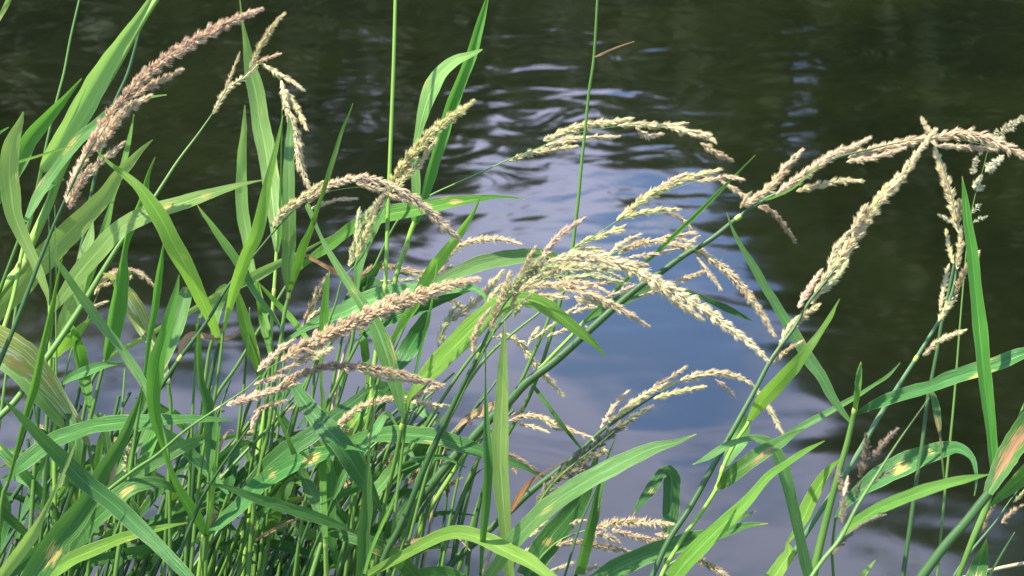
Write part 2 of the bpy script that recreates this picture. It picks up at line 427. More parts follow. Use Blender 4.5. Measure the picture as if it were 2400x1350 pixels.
def leaf_mesh(name, pts, d, mat, parent=None, loc=(0, 0, 0), tilt=None, twist=None, fold=None, stains=(), bow=None, label=None):
    """pts: (x, y, width) from tip to base in photo pixels; d: (distance of the tip, distance of the base)"""
    sd_ = nseed(); r = np.random.default_rng(sd_)
    P = spline(pts, 11.0)
    n = len(P)
    P[:, 2] = np.clip(P[:, 2], 0.8, None)
    t = np.linspace(0, 1, n)
    if bow is None: bow = r.uniform(-0.05, 0.05)
    dd = d[0] + (d[1] - d[0]) * t + bow * np.sin(np.pi * t)
    P3 = np.stack([ray3(x, y, q) for (x, y), q in zip(P[:, :2], dd)])
    hw = P[:, 2] * 0.5 * dd / FPX
    if tilt is None: tilt = r.choice([-1, 1]) * r.uniform(8, 38)
    if twist is None: twist = r.uniform(-30, 30)
    if fold is None: fold = r.uniform(0.12, 0.45)
    if r.random() < 0.5: stains = list(stains) + [(0.0, r.uniform(0.015, 0.06), 0.0, 1.1)]
    if r.random() < 0.35: stains = list(stains) + [(r.uniform(0.2, 0.8), r.uniform(0.03, 0.12), r.choice([-0.95, 0.95]), 0.62)]
    hw = hw * (1 + 0.035 * np.sin(t * r.uniform(20, 45) + r.uniform(0, 6)) + r.normal(0, 0.012, n))
    V, F, UV, ST = ribbon(P3, hw, tilt, twist, fold, stains, 0.05, sd_)
    o = mesh_obj(name, V, F, M[mat], parent, loc, UV, ST)
    if label: o['label'] = label
    return o
def to_ground(P3, spread=0.10):
    """carry a stalk on from its last point down to the bank"""
    e = P3[-1]; t = unit(P3[-1] - P3[-3] if len(P3) > 3 else P3[-1] - P3[0])
    if e[2] <= GROUND + 0.02: return P3
    h = e[2] - GROUND
    k = 12
    ext = []
    lean = np.clip(t[:2] / max(0.25, -t[2]), -0.6, 0.6)
    for i in range(1, k + 1):
        s = i / k
        ext.append(np.array([e[0] + lean[0] * h * (s - 0.55 * s * s), e[1] + lean[1] * h * (s - 0.55 * s * s), e[2] - h * s]))
    ext[-1][2] -= 0.03
    return np.vstack([P3, ext])
def stem_mesh(name, pts, w, d, mat, parent, loc, ground=True, nodes=(), sides=9):
    """pts: (x, y) from top to bottom; w: (width at top, at bottom) in photo pixels; d: (distance top, bottom)"""
    P = spline([(x, y, 0) for x, y in pts], 18.0)
    n = len(P); t = np.linspace(0, 1, n)
    dd = d[0] + (d[1] - d[0]) * t
    P3 = np.stack([ray3(x, y, q) for (x, y), q in zip(P[:, :2], dd)])
    if w[0] <= 4: rad = (w[0] * 0.45 + (w[1] - w[0] * 0.45) * np.clip((t - 0.12) / 0.55, 0, 1) ** 0.8) * 0.5 * dd / FPX
    else: rad = (w[0] + (w[1] - w[0]) * t) * 0.5 * dd / FPX
    if ground:
        P3b = to_ground(P3)
        rad = np.concatenate([rad, np.linspace(rad[-1], rad[-1] * 1.1, len(P3b) - n)]); P3 = P3b
    V, F, UV, ST = tube(P3, rad, sides)
    return mesh_obj(name, V, F, M[mat], parent, loc, UV, ST), P3, rad

class Plant:
    """one grass stalk: an Empty where it roots, parenting stem, leaves and seed head"""
    def __init__(self, name, label, stem, w=(6, 10), d=(1.55, 1.6), mat='s_green', cat='grass stalk', group=None, ground=True, nodes=()):
        self.d = d; self.pts = stem
        P = spline([(x, y, 0) for x, y in stem], 18.0)
        self.P = P; n = len(P); self.dd = np.linspace(d[0], d[1], n)
        P3 = np.stack([ray3(x, y, q) for (x, y), q in zip(P[:, :2], self.dd)])
        base = to_ground(P3)[-1] if ground else P3[-1]
        self.loc = tuple(base)
        self.root = bpy.data.objects.new(name, None); C.objects.link(self.root)
        self.root.location = base; self.root.empty_display_size = 0.03
        tagit(self.root, label, cat, group)
        self.stem, self.P3, self.rad = stem_mesh('stem', stem, w, d, mat, self.root, self.loc, ground)
        for (x, y) in nodes: self.node(x, y)
    def depth(self, x, y):
        i = np.argmin((self.P[:, 0] - x) ** 2 + (self.P[:, 1] - y) ** 2)
        return float(self.dd[i])
    def node(self, x, y):
        i = int(np.argmin((self.P[:, 0] - x) ** 2 + (self.P[:, 1] - y) ** 2)); i = min(max(i, 1), len(self.P) - 2)
        c = self.P3[i]; T = unit(self.P3[i + 1] - self.P3[i - 1]); r0 = self.rad[i]
        k = np.linspace(-1, 1, 7); L_ = max(0.0028, r0 * 1.5)
        P3 = c + T * (k * L_)[:, None]
        V, F, UV, ST = tube(P3, r0 * (1.04 + 0.18 * (1 - k ** 2)), 10)
        mesh_obj('joint', V, F, M['node'], self.stem, self.loc, UV, ST)
    def leaf(self, pts, tip=0.0, mat='mid', label=None, **kw):
        bx, by = pts[-1][:2]; db = self.depth(bx, by)
        return leaf_mesh('leaf', pts, (db + tip, db), mat, self.root, self.loc, label=label, **kw)
    def head(self, lobes, pal='tan', dz=0.0, rachis=None, **kw):
        seed_head(self.root, self.loc, lobes, pal, self.depth(*lobes[0][0][0]) + dz, **kw)
def lobe_geo(lobe, pal, dep, dens=1.0, lpx=18.0, spread=1.0):
    pts, w = lobe[0], lobe[1]
    if len(lobe) > 2: pal = lobe[2]
    P = spline([(x, y, 0) for x, y in pts], 7.0)
    n = len(P); t = np.linspace(0, 1, n)
    prof = np.interp(t, [0, 0.1, 0.3, 0.7, 0.9, 1.0], [0.5, 0.85, 1.0, 0.92, 0.6, 0.25])
    r = np.random.default_rng(nseed())
    z = dep + r.uniform(-0.012, 0.012) + r.uniform(-0.03, 0.03) * t
    P3 = np.stack([ray3(x, y, q) for (x, y), q in zip(P[:, :2], z)])
    V, F, T_ = spikelets(P3, w * prof, dep, pal, dens, lpx, spread, nseed())
    # the thin axis itself, as triangles
    rv, rf, _, _ = tube(P3, np.full(n, max(1.0, w * 0.05)) * dep / FPX, 5)
    rt = np.vstack([rf[:, [0, 1, 2]], rf[:, [0, 2, 3]]]) + len(V)
    col = np.tile(np.array([[0.26, 0.36, 0.12]]), (len(rv), 1))
    return np.vstack([V, rv]), np.vstack([F, rt]), np.vstack([T_, col])
def seed_head(parent, loc, lobes, pal, dep, dens=1.0, lpx=18.0, spread=1.0, name='seed_head', label=None):
    V, F, T_ = lobe_geo(lobes[0], pal, dep, dens, lpx, spread)
    main = mesh_obj(name, V, F, M['seed'], parent, loc, tint=T_, smooth=False)
    for lb in lobes[1:]:
        V, F, T_ = lobe_geo(lb, pal, dep, dens, lpx, spread)
        mesh_obj('seed_branch', V, F, M['seed'], main, loc, tint=T_, smooth=False)
    return main
def blade(label, pts, d=(1.55, 1.6), mat='mid', down=None, w=None, smat='s_green', group=None, name='grass_shoot', cat='grass blade', **kw):
    """a leaf whose own stalk runs down into the clump: blade and stalk are the parts of one shoot"""
    bx, by, bw = pts[-1]
    if down is None: down = [(bx - 0.4 * (1420 - by) - 4, 1420)] if by < 1380 else []
    if by >= 1345 and not down: down = [(bx + (bx - pts[-2][0]) * 0.4, by + 60)]
    stem = [(bx, by)] + down
    if len(stem) == 2: stem.insert(1, ((bx * 0.6 + stem[1][0] * 0.4) + 3, by * 0.6 + stem[1][1] * 0.4))
    if w is None: w = (min(8, max(4, bw)), 10)
    p = Plant(name, label, stem, w, (d[1], d[1] + 0.03), smat, cat, group)
    o = p.leaf(pts, d[0] - d[1], mat, **kw)
    return p

# ------------------------------------------------------------ the setting: water, bank, far trees
def water_mat():
    m, t, L = newmat('river_water')
    geo = N(t, 'NewGeometry')
    sp = N(t, 'SeparateXYZ'); L(geo.outputs['Position'], sp.inputs[0])
    def noise(sx, sy, scale, det, rough=0.5, off=0.0, dist=0.0):
        mpn = N(t, 'Mapping'); L(geo.outputs['Position'], mpn.inputs[0])
        mpn.inputs['Scale'].default_value = (sx, sy, 1); mpn.inputs['Location'].default_value = (off, off * 0.7, 0)
        mpn.inputs['Rotation'].default_value = (0, 0, R(7))
        n = N(t, 'TexNoise'); L(mpn.outputs[0], n.inputs['Vector'])
        n.inputs['Scale'].default_value = scale; n.inputs['Detail'].default_value = det; n.inputs['Roughness'].default_value = rough
        n.inputs['Distortion'].default_value = dist
        return n.outputs['Fac']
    a = noise(1.0, 1.5, 2.0, 2, 0.5, 3.1, 0.4)        # slow swell, half a metre long
    b = noise(1.0, 1.35, 4.0, 2, 0.42, 7.7, 1.5)       # ripples about 10 cm
    c = noise(1.0, 1.3, 24.0, 2, 0.5, 1.7, 0.3)      # fine chop
    calm = maprange(t, noise(1, 1, 0.9, 2, 0.5, 5.5), 0.36, 0.6, 0.15, 1.0)
    far = maprange(t, sp.outputs[1], 3.7, 5.4, 0.05, 1.0)   # the margin by the reeds is sheltered
    h = math_(t, 'MULTIPLY', a, 0.0065)
    h = math_(t, 'ADD', h, math_(t, 'MULTIPLY', math_(t, 'MULTIPLY', b, far), 0.0025))
    h = math_(t, 'ADD', h, math_(t, 'MULTIPLY', math_(t, 'MULTIPLY', math_(t, 'MULTIPLY', c, calm), maprange(t, sp.outputs[1], 4.2, 7.5, 0.1, 1.0)), 0.0006))
    bp = N(t, 'Bump'); bp.inputs['Strength'].default_value = 1.0; bp.inputs['Distance'].default_value = 1.0
    L(h, bp.inputs['Height'])
    weed = noise(1, 1, 1.3, 4, 0.6, 9.0)
    col = mixc(t, maprange(t, weed, 0.4, 0.65), (0.0040, 0.0058, 0.0018), (0.0076, 0.0104, 0.0028))
    bs = N(t, 'BsdfPrincipled')
    L(col, bs.inputs['Base Color']); bs.inputs['Roughness'].default_value = 0.06
    bs.inputs['IOR'].default_value = 1.48; L(bp.outputs[0], bs.inputs['Normal'])
    o = N(t, 'OutputMaterial'); L(bs.outputs[0], o.inputs[0])
    return m
def px_on_water(x, y):
    v = FWn + RTn * ((x - 1200.0) / FPX) + UPn * ((675.0 - y) / FPX)
    s = -CAMn[2] / v[2]
    return CAMn + v * s
DIMPLE = tuple(px_on_water(1490, 872))
def plane_obj(name, x0, x1, y0, y1, z, mat, nx=2, ny=2, zf=None):
    xs = np.linspace(x0, x1, nx); ys = np.linspace(y0, y1, ny)
    X, Y = np.meshgrid(xs, ys)
    Z = np.full(X.shape, z, float) if zf is None else zf(X, Y)
    V = np.stack([X, Y, Z], -1).reshape(-1, 3)
    F = grid_faces(ny, nx)
    o = mesh_obj(name, V, F, mat); o['kind'] = 'structure'
    return o
plane_obj('river_water', -150, 150, 1.9, 150, 0.0, water_mat())
def soil_mat():
    m, t, L = newmat('bank_soil')
    tco = N(t, 'TexCoord')
    n = N(t, 'TexNoise'); L(tco.outputs['Object'], n.inputs['Vector']); n.inputs['Scale'].default_value = 6; n.inputs['Detail'].default_value = 8
    col = mixc(t, n.outputs['Fac'], (0.035, 0.03, 0.018), (0.06, 0.085, 0.03))
    bs = N(t, 'BsdfPrincipled'); L(col, bs.inputs['Base Color']); bs.inputs['Roughness'].default_value = 0.95
    bp = N(t, 'Bump'); bp.inputs['Distance'].default_value = 0.03; L(n.outputs['Fac'], bp.inputs['Height']); L(bp.outputs[0], bs.inputs['Normal'])
    o = N(t, 'OutputMaterial'); L(bs.outputs[0], o.inputs[0])
    return m
def bank_z(X, Y):
    z = 0.05 + 0.10 * np.clip((0.9 - Y) / 3.0, 0, 3)
    z = z + 0.012 * np.sin(X * 7.1) * np.cos(Y * 9.3)
    return np.where(Y > 1.95, z - (Y - 1.95) * 0.8, z)
plane_obj('river_bank', -60, 60, -60, 2.5, 0, soil_mat(), 241, 251, bank_z)
plane_obj('river_bed', -150, 150, 2.2, 150, -0.6, M['s_tan'] if False else soil_mat())

# far bank with its wood, seen only in the water's reflection: the skyline dips to a gap in the middle
def skyline(x):     # height of the tree tops at 25 m for a world x
    xs = [-60, -30, -14, -6.7, -5, -3.4, -2.1, -1.4, -0.9, 0.3, 2.6, 3.3, 3.8, 4.4, 5.2, 6.3, 8, 14, 30, 60]
    el = [24, 25, 25.5, 25.2, 24.9, 24.6, 23.6, 21.6, 19.8, 18.9, 19.0, 20.8, 23.2, 25.4, 27.8, 30.5, 32, 30, 27, 25]
    e = np.interp(x, xs, el)
    return 25.0 * np.tan(np.radians(e))
def foliage_mat():
    m, t, L = newmat('far_foliage')
    tco = N(t, 'TexCoord')
    n = N(t, 'TexNoise'); L(tco.outputs['Object'], n.inputs['Vector']); n.inputs['Scale'].default_value = 0.8; n.inputs['Detail'].default_value = 5
    col = mixc(t, maprange(t, n.outputs['Fac'], 0.38, 0.64), (0.014, 0.03, 0.010), (0.085, 0.125, 0.036))
    sx_ = N(t, 'SeparateXYZ'); L(tco.outputs['Object'], sx_.inputs[0])      # foliage paler to the left, darker to the right
    n2 = N(t, 'TexNoise'); L(tco.outputs['Object'], n2.inputs['Vector']); n2.inputs['Scale'].default_value = 2.2; n2.inputs['Detail'].default_value = 3
    pale = mixc(t, maprange(t, n2.outputs['Fac'], 0.38, 0.62), (0.055, 0.075, 0.035), (0.15, 0.17, 0.085))
    col = mixc(t, maprange(t, sx_.outputs[0], 1.0, 4.5, 0.75, 0.0), col, pale)
    bs = N(t, 'BsdfPrincipled'); L(col, bs.inputs['Base Color']); bs.inputs['Roughness'].default_value = 0.6
    o = N(t, 'OutputMaterial'); L(bs.outputs[0], o.inputs[0])
    return m
def far_wood():
    r = np.random.default_rng(3)
    # a rounded mass of boughs filling the wood ...
    xs = np.linspace(-60, 60, 641); k = 60
    sec = np.linspace(0, np.pi, k)
    V = []
    for a in sec:
        h = skyline(xs)
        nz_ = 0.35 * np.sin(xs * 2.3 + a * 5) + 0.25 * np.sin(xs * 5.1 - a * 9)
        V.append(np.stack([xs, 30 - (5.2 + nz_) * np.cos(a), np.maximum(-0.3, (h - 0.9 + nz_) * np.sin(a) ** 0.45 - 0.2)], -1))
    V = np.stack(V, 0).reshape(-1, 3); F = grid_faces(k, len(xs))
    def hole(Q):      # thin places in the wood where the sky shows through
        az_ = np.degrees(np.arctan2(Q[:, 0], Q[:, 1] - 4.0)); el_ = np.degrees(np.arctan2(Q[:, 2], Q[:, 1] - 4.0))
        g = 0
        for a0, e0, sa_, se_ in ((-5.5, 17.4, 2.6, 1.3), (-8, 19.3, 1.5, 0.8), (-3.8, 19.5, 1.2, 0.8), (10.3, 17.6, 1.6, 1.5), (9.0, 19.6, 1.0, 0.8), (1.5, 16.5, 2.0, 0.4)):
            g = np.maximum(g, np.exp(-((az_ - a0) / sa_) ** 2 - ((el_ - e0) / se_) ** 2))
        return g * (0.5 + 0.5 * np.sin(az_ * 5.1 + 2 * np.sin(el_ * 3)) * np.sin(el_ * 7.3 + az_))
    F = F[hole(V[F].mean(1)) < 0.42]
    Vs = [V]; Fs = [F]; off = len(V)
    # ... and leaf sprays through and over it
    cnt = 60000
    x = np.concatenate([r.uniform(-11, 11, int(cnt * 0.8)), r.uniform(-50, 50, cnt - int(cnt * 0.8))])
    a = r.uniform(0.02, np.pi * 0.62, cnt) ** 1.0
    h = skyline(x)
    clump = 0.55 * np.sin(x * 3.1 + 2 * np.sin(x * 1.3)) + 0.35 * np.sin(x * 7.7 + 1)
    rad = 1 + r.normal(0, 0.035, cnt)
    Pn = np.stack([x, 30 - 5.6 * np.cos(a) * rad, np.maximum(0.1, (h - 0.35 + clump * 0.7) * np.sin(a) ** 0.45 * rad - r.uniform(0, 0.3, cnt))], -1)
    u = unit(r.normal(0, 1, (cnt, 3))); v = unit(np.cross(u, r.normal(0, 1, (cnt, 3))))
    s = r.uniform(0.09, 0.2, cnt)[:, None]
    kp = hole(Pn) < 0.36; Pn, u, v, s = Pn[kp], u[kp], v[kp], s[kp]; cnt = len(Pn)
    Q = np.stack([Pn - u * s, Pn + v * s * 0.6, Pn + u * s, Pn - v * s * 0.6], 1).reshape(-1, 3)
    Vs.append(Q); Fs.append(np.arange(cnt * 4).reshape(-1, 4) + off)
    o = mesh_obj('far_bank_wood', np.vstack(Vs), np.vstack(Fs), foliage_mat(), smooth=False)
    o['kind'] = 'stuff'; o['label'] = 'dark green wood on the far bank mirrored in the water'; o['category'] = 'trees'
far_wood()
plane_obj('far_bank', -150, 150, 24.6, 160, 0.12, soil_mat())

# ------------------------------------------------------------ the grasses, each stalk a thing of its own
G_HEAD = 'seed heads arching over the water'
# --- upper left -----------------------------------------------------------------
p = Plant('grass_stalk', 'stalk with the big tan and pink seed head reaching the top edge at left',
    [(330, 180), (290, 235), (240, 310), (205, 360), (160, 453), (127, 527), (83, 637), (40, 750), (0, 847), (-60, 990)], (4, 11), (1.42, 1.46), 's_dark')
p.head([([(205, 360), (240, 300), (285, 240), (320, 195), (343, 157)], 34), ([(318, 205), (355, 165), (400, 130), (450, 100), (510, 66), (570, 38), (617, 20)], 33),
        ([(158, 470), (172, 430), (190, 385), (215, 335), (240, 290)], 28), ([(315, 225), (350, 203), (385, 185), (430, 163)], 23), ([(235, 320), (270, 283), (310, 248), (358, 222)], 27),
        ([(225, 350), (262, 298), (295, 250)], 28), ([(165, 485), (182, 445), (200, 412), (213, 385)], 22), ([(200, 418), (230, 385), (262, 360), (292, 332)], 22)], 'pink')
p = Plant('grass_stalk', 'stalk with a forked seed head, one branch upright, the long one drooping, upper left',
    [(603, 148), (565, 185), (530, 213), (500, 263), (460, 320), (417, 377), (370, 450), (330, 510), (287, 563), (240, 637), (190, 720), (130, 810), (67, 897), (33, 943), (-10, 985)], (4, 15), (1.55, 1.5), 's_green')
p.head([([(588, 155), (605, 120), (625, 85), (645, 55), (668, 30)], 19), ([(503, 262), (522, 225), (545, 200), (580, 175), (607, 148)], 17), ([(527, 215), (540, 180), (552, 150), (563, 122)], 11),
        ([(600, 148), (630, 135), (660, 125)], 11, 'pink'), ([(620, 152), (650, 172), (680, 188), (713, 212)], 16), ([(660, 195), (668, 240), (682, 290), (688, 320)], 18),
        ([(672, 215), (690, 245), (707, 275), (719, 305)], 18), ([(683, 270), (692, 310), (702, 350), (707, 380)], 24), ([(700, 350), (708, 390), (718, 425), (728, 447)], 20), ([(690, 330), (697, 365), (700, 400)], 18)], 'cream')
pp = leaf_mesh('branch_axis', [(688, 300, 3), (672, 225, 3), (655, 185, 3), (630, 158, 4), (602, 146, 4)], (1.55, 1.55), 'lime', p.root, p.loc, tilt=5, twist=0, fold=0)
# broad leaf with its stalk
p = Plant('grass_stalk', 'grass stalk holding the broad pale leaf that rises to the top edge at upper left',
    [(97, 398), (87, 450), (77, 490), (66, 533), (50, 600), (30, 700), (0, 800), (-20, 900)], (9, 11), (1.66, 1.64), 's_lime', nodes=[(77, 488)])
p.leaf([(358, -12, 8), (325, 40, 20), (282, 100, 32), (238, 167, 48), (198, 235, 54), (160, 300, 52), (122, 362, 44), (104, 388, 26), (97, 402, 12)], -0.04, 'pale', tilt=20, twist=20, fold=0.5, stains=[(0.5, 0.03, 0.4, 0.5)])
p.leaf([(150, 420, 6), (118, 432, 20), (92, 455, 24), (82, 480, 18), (77, 490, 8)], 0.02, 'teal', tilt=-20, fold=0.6)
p = Plant('grass_stalk', 'thick yellow green folded shoot leaning to the top edge behind the pink seed head',
    [(372, -10), (340, 40), (313, 85), (267, 167), (213, 255), (167, 350), (133, 427), (113, 483), (67, 583), (52, 623), (0, 685), (-50, 760)], (13, 25), (1.68, 1.66), 's_lime', nodes=[(54, 620)])
p = Plant('grass_stalk', 'thin dark green stalk just right of the thick yellow green shoot at upper left',
    [(355, -10), (328, 70), (300, 170), (265, 250), (240, 345), (215, 450), (195, 560), (150, 740), (95, 900)], (7, 10), (1.72, 1.7), 's_dark')
p = Plant('grass_stalk', 'very thin green stalk rising alone to the top edge above the far left leaves',
    [(188, -10), (165, 90), (150, 170), (133, 235), (115, 310), (100, 380), (70, 520), (50, 640)], (5, 7), (1.74, 1.72), 's_green')
blade('green blade with shaded tip crossing behind the far left curved leaf', [(191, 184, 3), (150, 232, 16), (115, 270, 28), (68, 325, 38), (35, 385, 42), (0, 440, 40), (-40, 500, 30)], (1.64, 1.62), 'mid', down=[(-80, 600)], stains=[], tilt=25)
p = blade('bright curved blade with a hooked tip at the far left edge', [(55, 262, 3), (48, 285, 15), (30, 333, 36), (22, 390, 44), (26, 450, 44), (33, 500, 40), (50, 543, 32), (73, 593, 26), (97, 650, 20), (113, 693, 11), (116, 715, 8)], (1.50, 1.55), 'pale',
    down=[(117, 767), (117, 883), (116, 937), (127, 1000), (128, 1100), (128, 1217), (120, 1420)], w=(8, 13), smat='s_lime', tilt=-18, twist=-25, fold=0.2)
p.node(116, 937)
p.leaf([(128, 480, 2), (130, 583, 4), (130, 683, 5), (122, 750, 5), (117, 800, 5)], 0.02, 'dark')
p.leaf([(112, 470, 2), (116, 583, 4), (117, 663, 5), (117, 720, 5)], 0.02, 'dark')
blade('bluish leaf with a yellow patch running behind the pink seed head', [(391, 222, 2), (350, 228, 7), (300, 243, 10), (262, 262, 20), (225, 295, 26), (188, 325, 27), (155, 365, 24), (130, 400, 22), (105, 435, 24), (80, 480, 20), (60, 520, 10)], (1.60, 1.63), 'blue', down=[(30, 600), (-30, 760)], stains=[(0.55, 0.07, -0.5, 0.9)], tilt=-25)
blade('thin green spike crossing left of the pink seed head', [(168, 343, 2), (120, 357, 5), (75, 371, 6), (40, 382, 6), (-10, 400, 7)], (1.58, 1.6), 'lime', down=[(-60, 440)])
blade('short green blade cut by the top left corner', [(32, -30, 10), (20, 3, 12), (5, 32, 11), (-25, 85, 8)], (1.6, 1.62), 'pale', down=[(-70, 180)])
blade('tiny green tip at the far left edge above the curved blade', [(21, 298, 2), (8, 306, 5), (-20, 325, 7)], (1.66, 1.66), 'mid', down=[(-60, 380)])
blade('wide blade running from the left edge up behind the seed head, half in shade', [(358, 327, 2), (332, 350, 12), (305, 380, 21), (270, 418, 29), (247, 455, 36), (205, 500, 46), (160, 545, 54), (115, 592, 57), (70, 640, 57), (30, 685, 56), (-20, 735, 50)], (1.62, 1.68), 'pale', down=[(-70, 800)], stains=[(0.13, 0.02, 0.2, 0.9)], tilt=15, twist=10, fold=0.2)
blade('narrow upright blade below the pink seed head, left of centre', [(314, 268, 2), (304, 320, 9), (290, 380, 14), (276, 430, 10), (266, 460, 8), (250, 520, 16), (232, 575, 20), (213, 630, 22), (190, 690, 18), (160, 740, 12), (143, 760, 8)], (1.70, 1.68), 'lime', down=[(128, 850), (110, 1000), (90, 1420)])
p = blade('big bright blade arching over the centre of the left clump to its collar', [(222, 348, 2), (245, 372, 6), (267, 390, 10), (300, 415, 17), (325, 438, 23), (350, 470, 33), (380, 517, 42), (410, 577, 42), (443, 637, 38), (473, 703, 30), (500, 760, 22), (515, 805, 9)], (1.44, 1.52), 'lime',
    down=[(508, 822), (493, 890), (472, 1000), (455, 1100), (430, 1420)], w=(10, 12), smat='s_dark', tilt=-20, twist=20, fold=0.15, stains=[(0.6, 0.02, 0.3, 0.6)])
p = blade('dark folded blade with a pale pointed tip standing in the left clump', [(363, 368, 2), (343, 413, 10), (328, 470, 20), (311, 507, 22), (297, 550, 15), (287, 600, 14), (280, 650, 30), (268, 715, 39), (258, 783, 36), (250, 822, 22), (246, 843, 9)], (1.50, 1.5), 'mid',
    down=[(232, 897), (225, 930), (213, 975), (197, 1050), (170, 1147), (143, 1227), (90, 1420)], w=(8, 13), smat='s_green', tilt=40, twist=-20, fold=0.7)
blade('long arching leaf with two yellow spots reaching over the dark water', [(628, 420, 2), (590, 427, 6), (550, 437, 13), (490, 455, 25), (430, 475, 34), (380, 490, 38), (320, 513, 41), (270, 545, 41), (230, 590, 42), (190, 635, 40), (150, 690, 28), (122, 728, 12)], (1.45, 1.53), 'pale', down=[(110, 800), (95, 900), (60, 1420)], w=(9, 12),
    stains=[(0.23, 0.035, 0.1, 0.85), (0.385, 0.035, -0.1, 0.9)], tilt=-22, twist=15, fold=0.12)
p = Plant('grass_stalk', 'green stalk with the pale tapering leaf pair left of the drooping seed head',
    [(648, 590), (645, 640), (642, 683), (637, 750), (633, 817), (628, 900), (615, 1000), (590, 1150), (560, 1420)], (8, 13), (1.64, 1.62), 's_lime', nodes=[(642, 690)])
p.leaf([(560, -20, 2), (568, 50, 6), (575, 90, 13), (588, 170, 33), (600, 220, 39), (610, 290, 42), (622, 350, 42), (633, 420, 42), (640, 480, 38), (646, 540, 28), (648, 592, 9)], 0.0, 'pale', tilt=12, twist=10, fold=0.3, stains=[(0.45, 0.06, 0.3, 0.35)])
p.leaf([(663, 205, 2), (660, 300, 3), (657, 450, 5), (656, 520, 10), (654, 560, 10), (649, 592, 6)], -0.02, 'mid')
p = Plant('grass_stalk', 'stalk forking into a flat pale leaf and a long thin leaf below the drooping head',
    [(677, 683), (675, 700), (667, 733), (657, 803), (645, 880), (630, 1000), (600, 1150), (575, 1420)], (9, 12), (1.50, 1.54), 's_green', nodes=[(676, 690)])
p.leaf([(675, 268, 2), (680, 300, 13), (678, 350, 23), (677, 450, 29), (678, 510, 32), (677, 583, 32), (673, 637, 24), (677, 685, 9)], -0.02, 'blue', tilt=-10, twist=10, fold=0.2, stains=[(0.72, 0.08, -0.1, 0.5)])
p.leaf([(827, 242, 2), (815, 275, 5), (800, 310, 8), (782, 370, 11), (763, 430, 11), (752, 465, 9), (743, 490, 10), (727, 540, 14), (710, 577, 20), (697, 623, 20), (684, 665, 12), (678, 687, 8)], -0.05, 'mid', tilt=25, twist=-30)
p = blade('bright yellow green blade leaning right beside the flat pale leaf', [(663, 270, 2), (650, 333, 9), (627, 427, 20), (617, 475, 26), (600, 550, 30), (580, 590, 30), (560, 643, 28), (545, 690, 22), (532, 740, 12), (523, 778, 7)], (1.42, 1.48), 'lime', down=[(515, 850), (500, 950), (470, 1100), (440, 1420)], tilt=20)
blade('pale narrow blade with a sharp tip over dark water left of the drooping seed head', [(574, 246, 2), (573, 300, 13), (568, 367, 21), (567, 450, 28), (570, 500, 30), (578, 550, 25), (586, 610, 18), (605, 680, 14), (622, 740, 10), (632, 775, 7)], (1.57, 1.62), 'pale', down=[(640, 850), (630, 1000), (580, 1420)], tilt=-15, fold=0.25)
blade('thin pale blade leaning left across dark water below the arching leaf', [(462, 480, 2), (476, 502, 8), (490, 520, 11), (520, 563, 19), (550, 605, 21), (575, 645, 18), (600, 690, 14), (640, 740, 10), (660, 775, 6)], (1.50, 1.58), 'blue', down=[(665, 850), (640, 1000), (600, 1420)], tilt=20)
# --- the tall stalks ------------------------------------------------------------
p = Plant('grass_stalk', 'straight bare bright green stalk rising to the top edge left of centre',
    [(927, -20), (923, 133), (918, 267), (913, 397), (909, 500), (905, 620), (902, 673), (893, 750), (880, 833), (868, 950), (850, 1100), (830, 1420)], (8, 12), (1.60, 1.64), 's_lime', nodes=[(902, 675)])
p = Plant('grass_stalk', 'stalk with two tall leaves, one reaching the top edge, one with folded over tip',
    [(972, 520), (962, 545), (952, 578), (937, 617), (922, 672), (905, 730), (890, 800), (860, 950), (800, 1420)], (12, 12), (1.66, 1.68), 's_lime', nodes=[(953, 575)])
p.leaf([(1146, -25, 5), (1140, 0, 9), (1120, 67, 21), (1100, 133, 25), (1073, 200, 27), (1050, 260, 29), (1027, 333, 29), (1007, 400, 26), (995, 447, 20), (984, 490, 14), (972, 524, 10)], 0.0, 'mid', tilt=30, twist=25, fold=0.6)
p.leaf([(1131, 116, 2), (1118, 122, 9), (1100, 130, 15), (1067, 143, 24), (1035, 170, 34), (1010, 213, 38), (994, 260, 28), (981, 310, 18), (973, 350, 12), (974, 400, 20), (975, 450, 21), (970, 500, 13), (970, 524, 8)], -0.03, 'pale', tilt=-20, twist=50, fold=0.15)
p = Plant('grass_stalk', 'tall thin stalk reaching the top edge right of centre, small tan side spike',
    [(1401, -20), (1392, 133), (1380, 217), (1372, 300), (1363, 383), (1356, 460), (1349, 520), (1341, 585), (1325, 660), (1290, 790), (1240, 930), (1150, 1100), (1050, 1420)], (6, 12), (1.60, 1.72), 's_green')
p.leaf([(1487, 97, 2), (1465, 104, 3), (1440, 113, 4), (1415, 124, 6), (1403, 130, 5), (1392, 134, 2)], 0.02, 'dry', label='small tan dry side spike')
# head H3 straight + lower lobes
p = Plant('grass_stalk', 'stalk with the straight dense cream seed head pointing up right, left of centre',
    [(930, 425), (905, 470), (880, 530), (850, 600), (820, 635), (800, 660), (790, 700), (778, 735), (755, 800), (720, 900), (680, 1020), (600, 1420)], (4, 10), (1.55, 1.6), 's_green')
p.head([([(912, 442), (938, 400), (968, 362), (1003, 322), (1045, 285), (1080, 260), (1113, 235)], 32), ([(925, 445), (955, 410), (990, 375), (1025, 325)], 22, 'yellow'), ([(880, 500), (893, 470), (908, 440)], 26, 'olive'),
        ([(822, 618), (832, 580), (850, 535), (875, 490), (900, 455)], 26, 'green'), ([(836, 560), (838, 520), (843, 488)], 15, 'green'), ([(838, 600), (860, 545), (880, 505)], 22)], 'yellow')
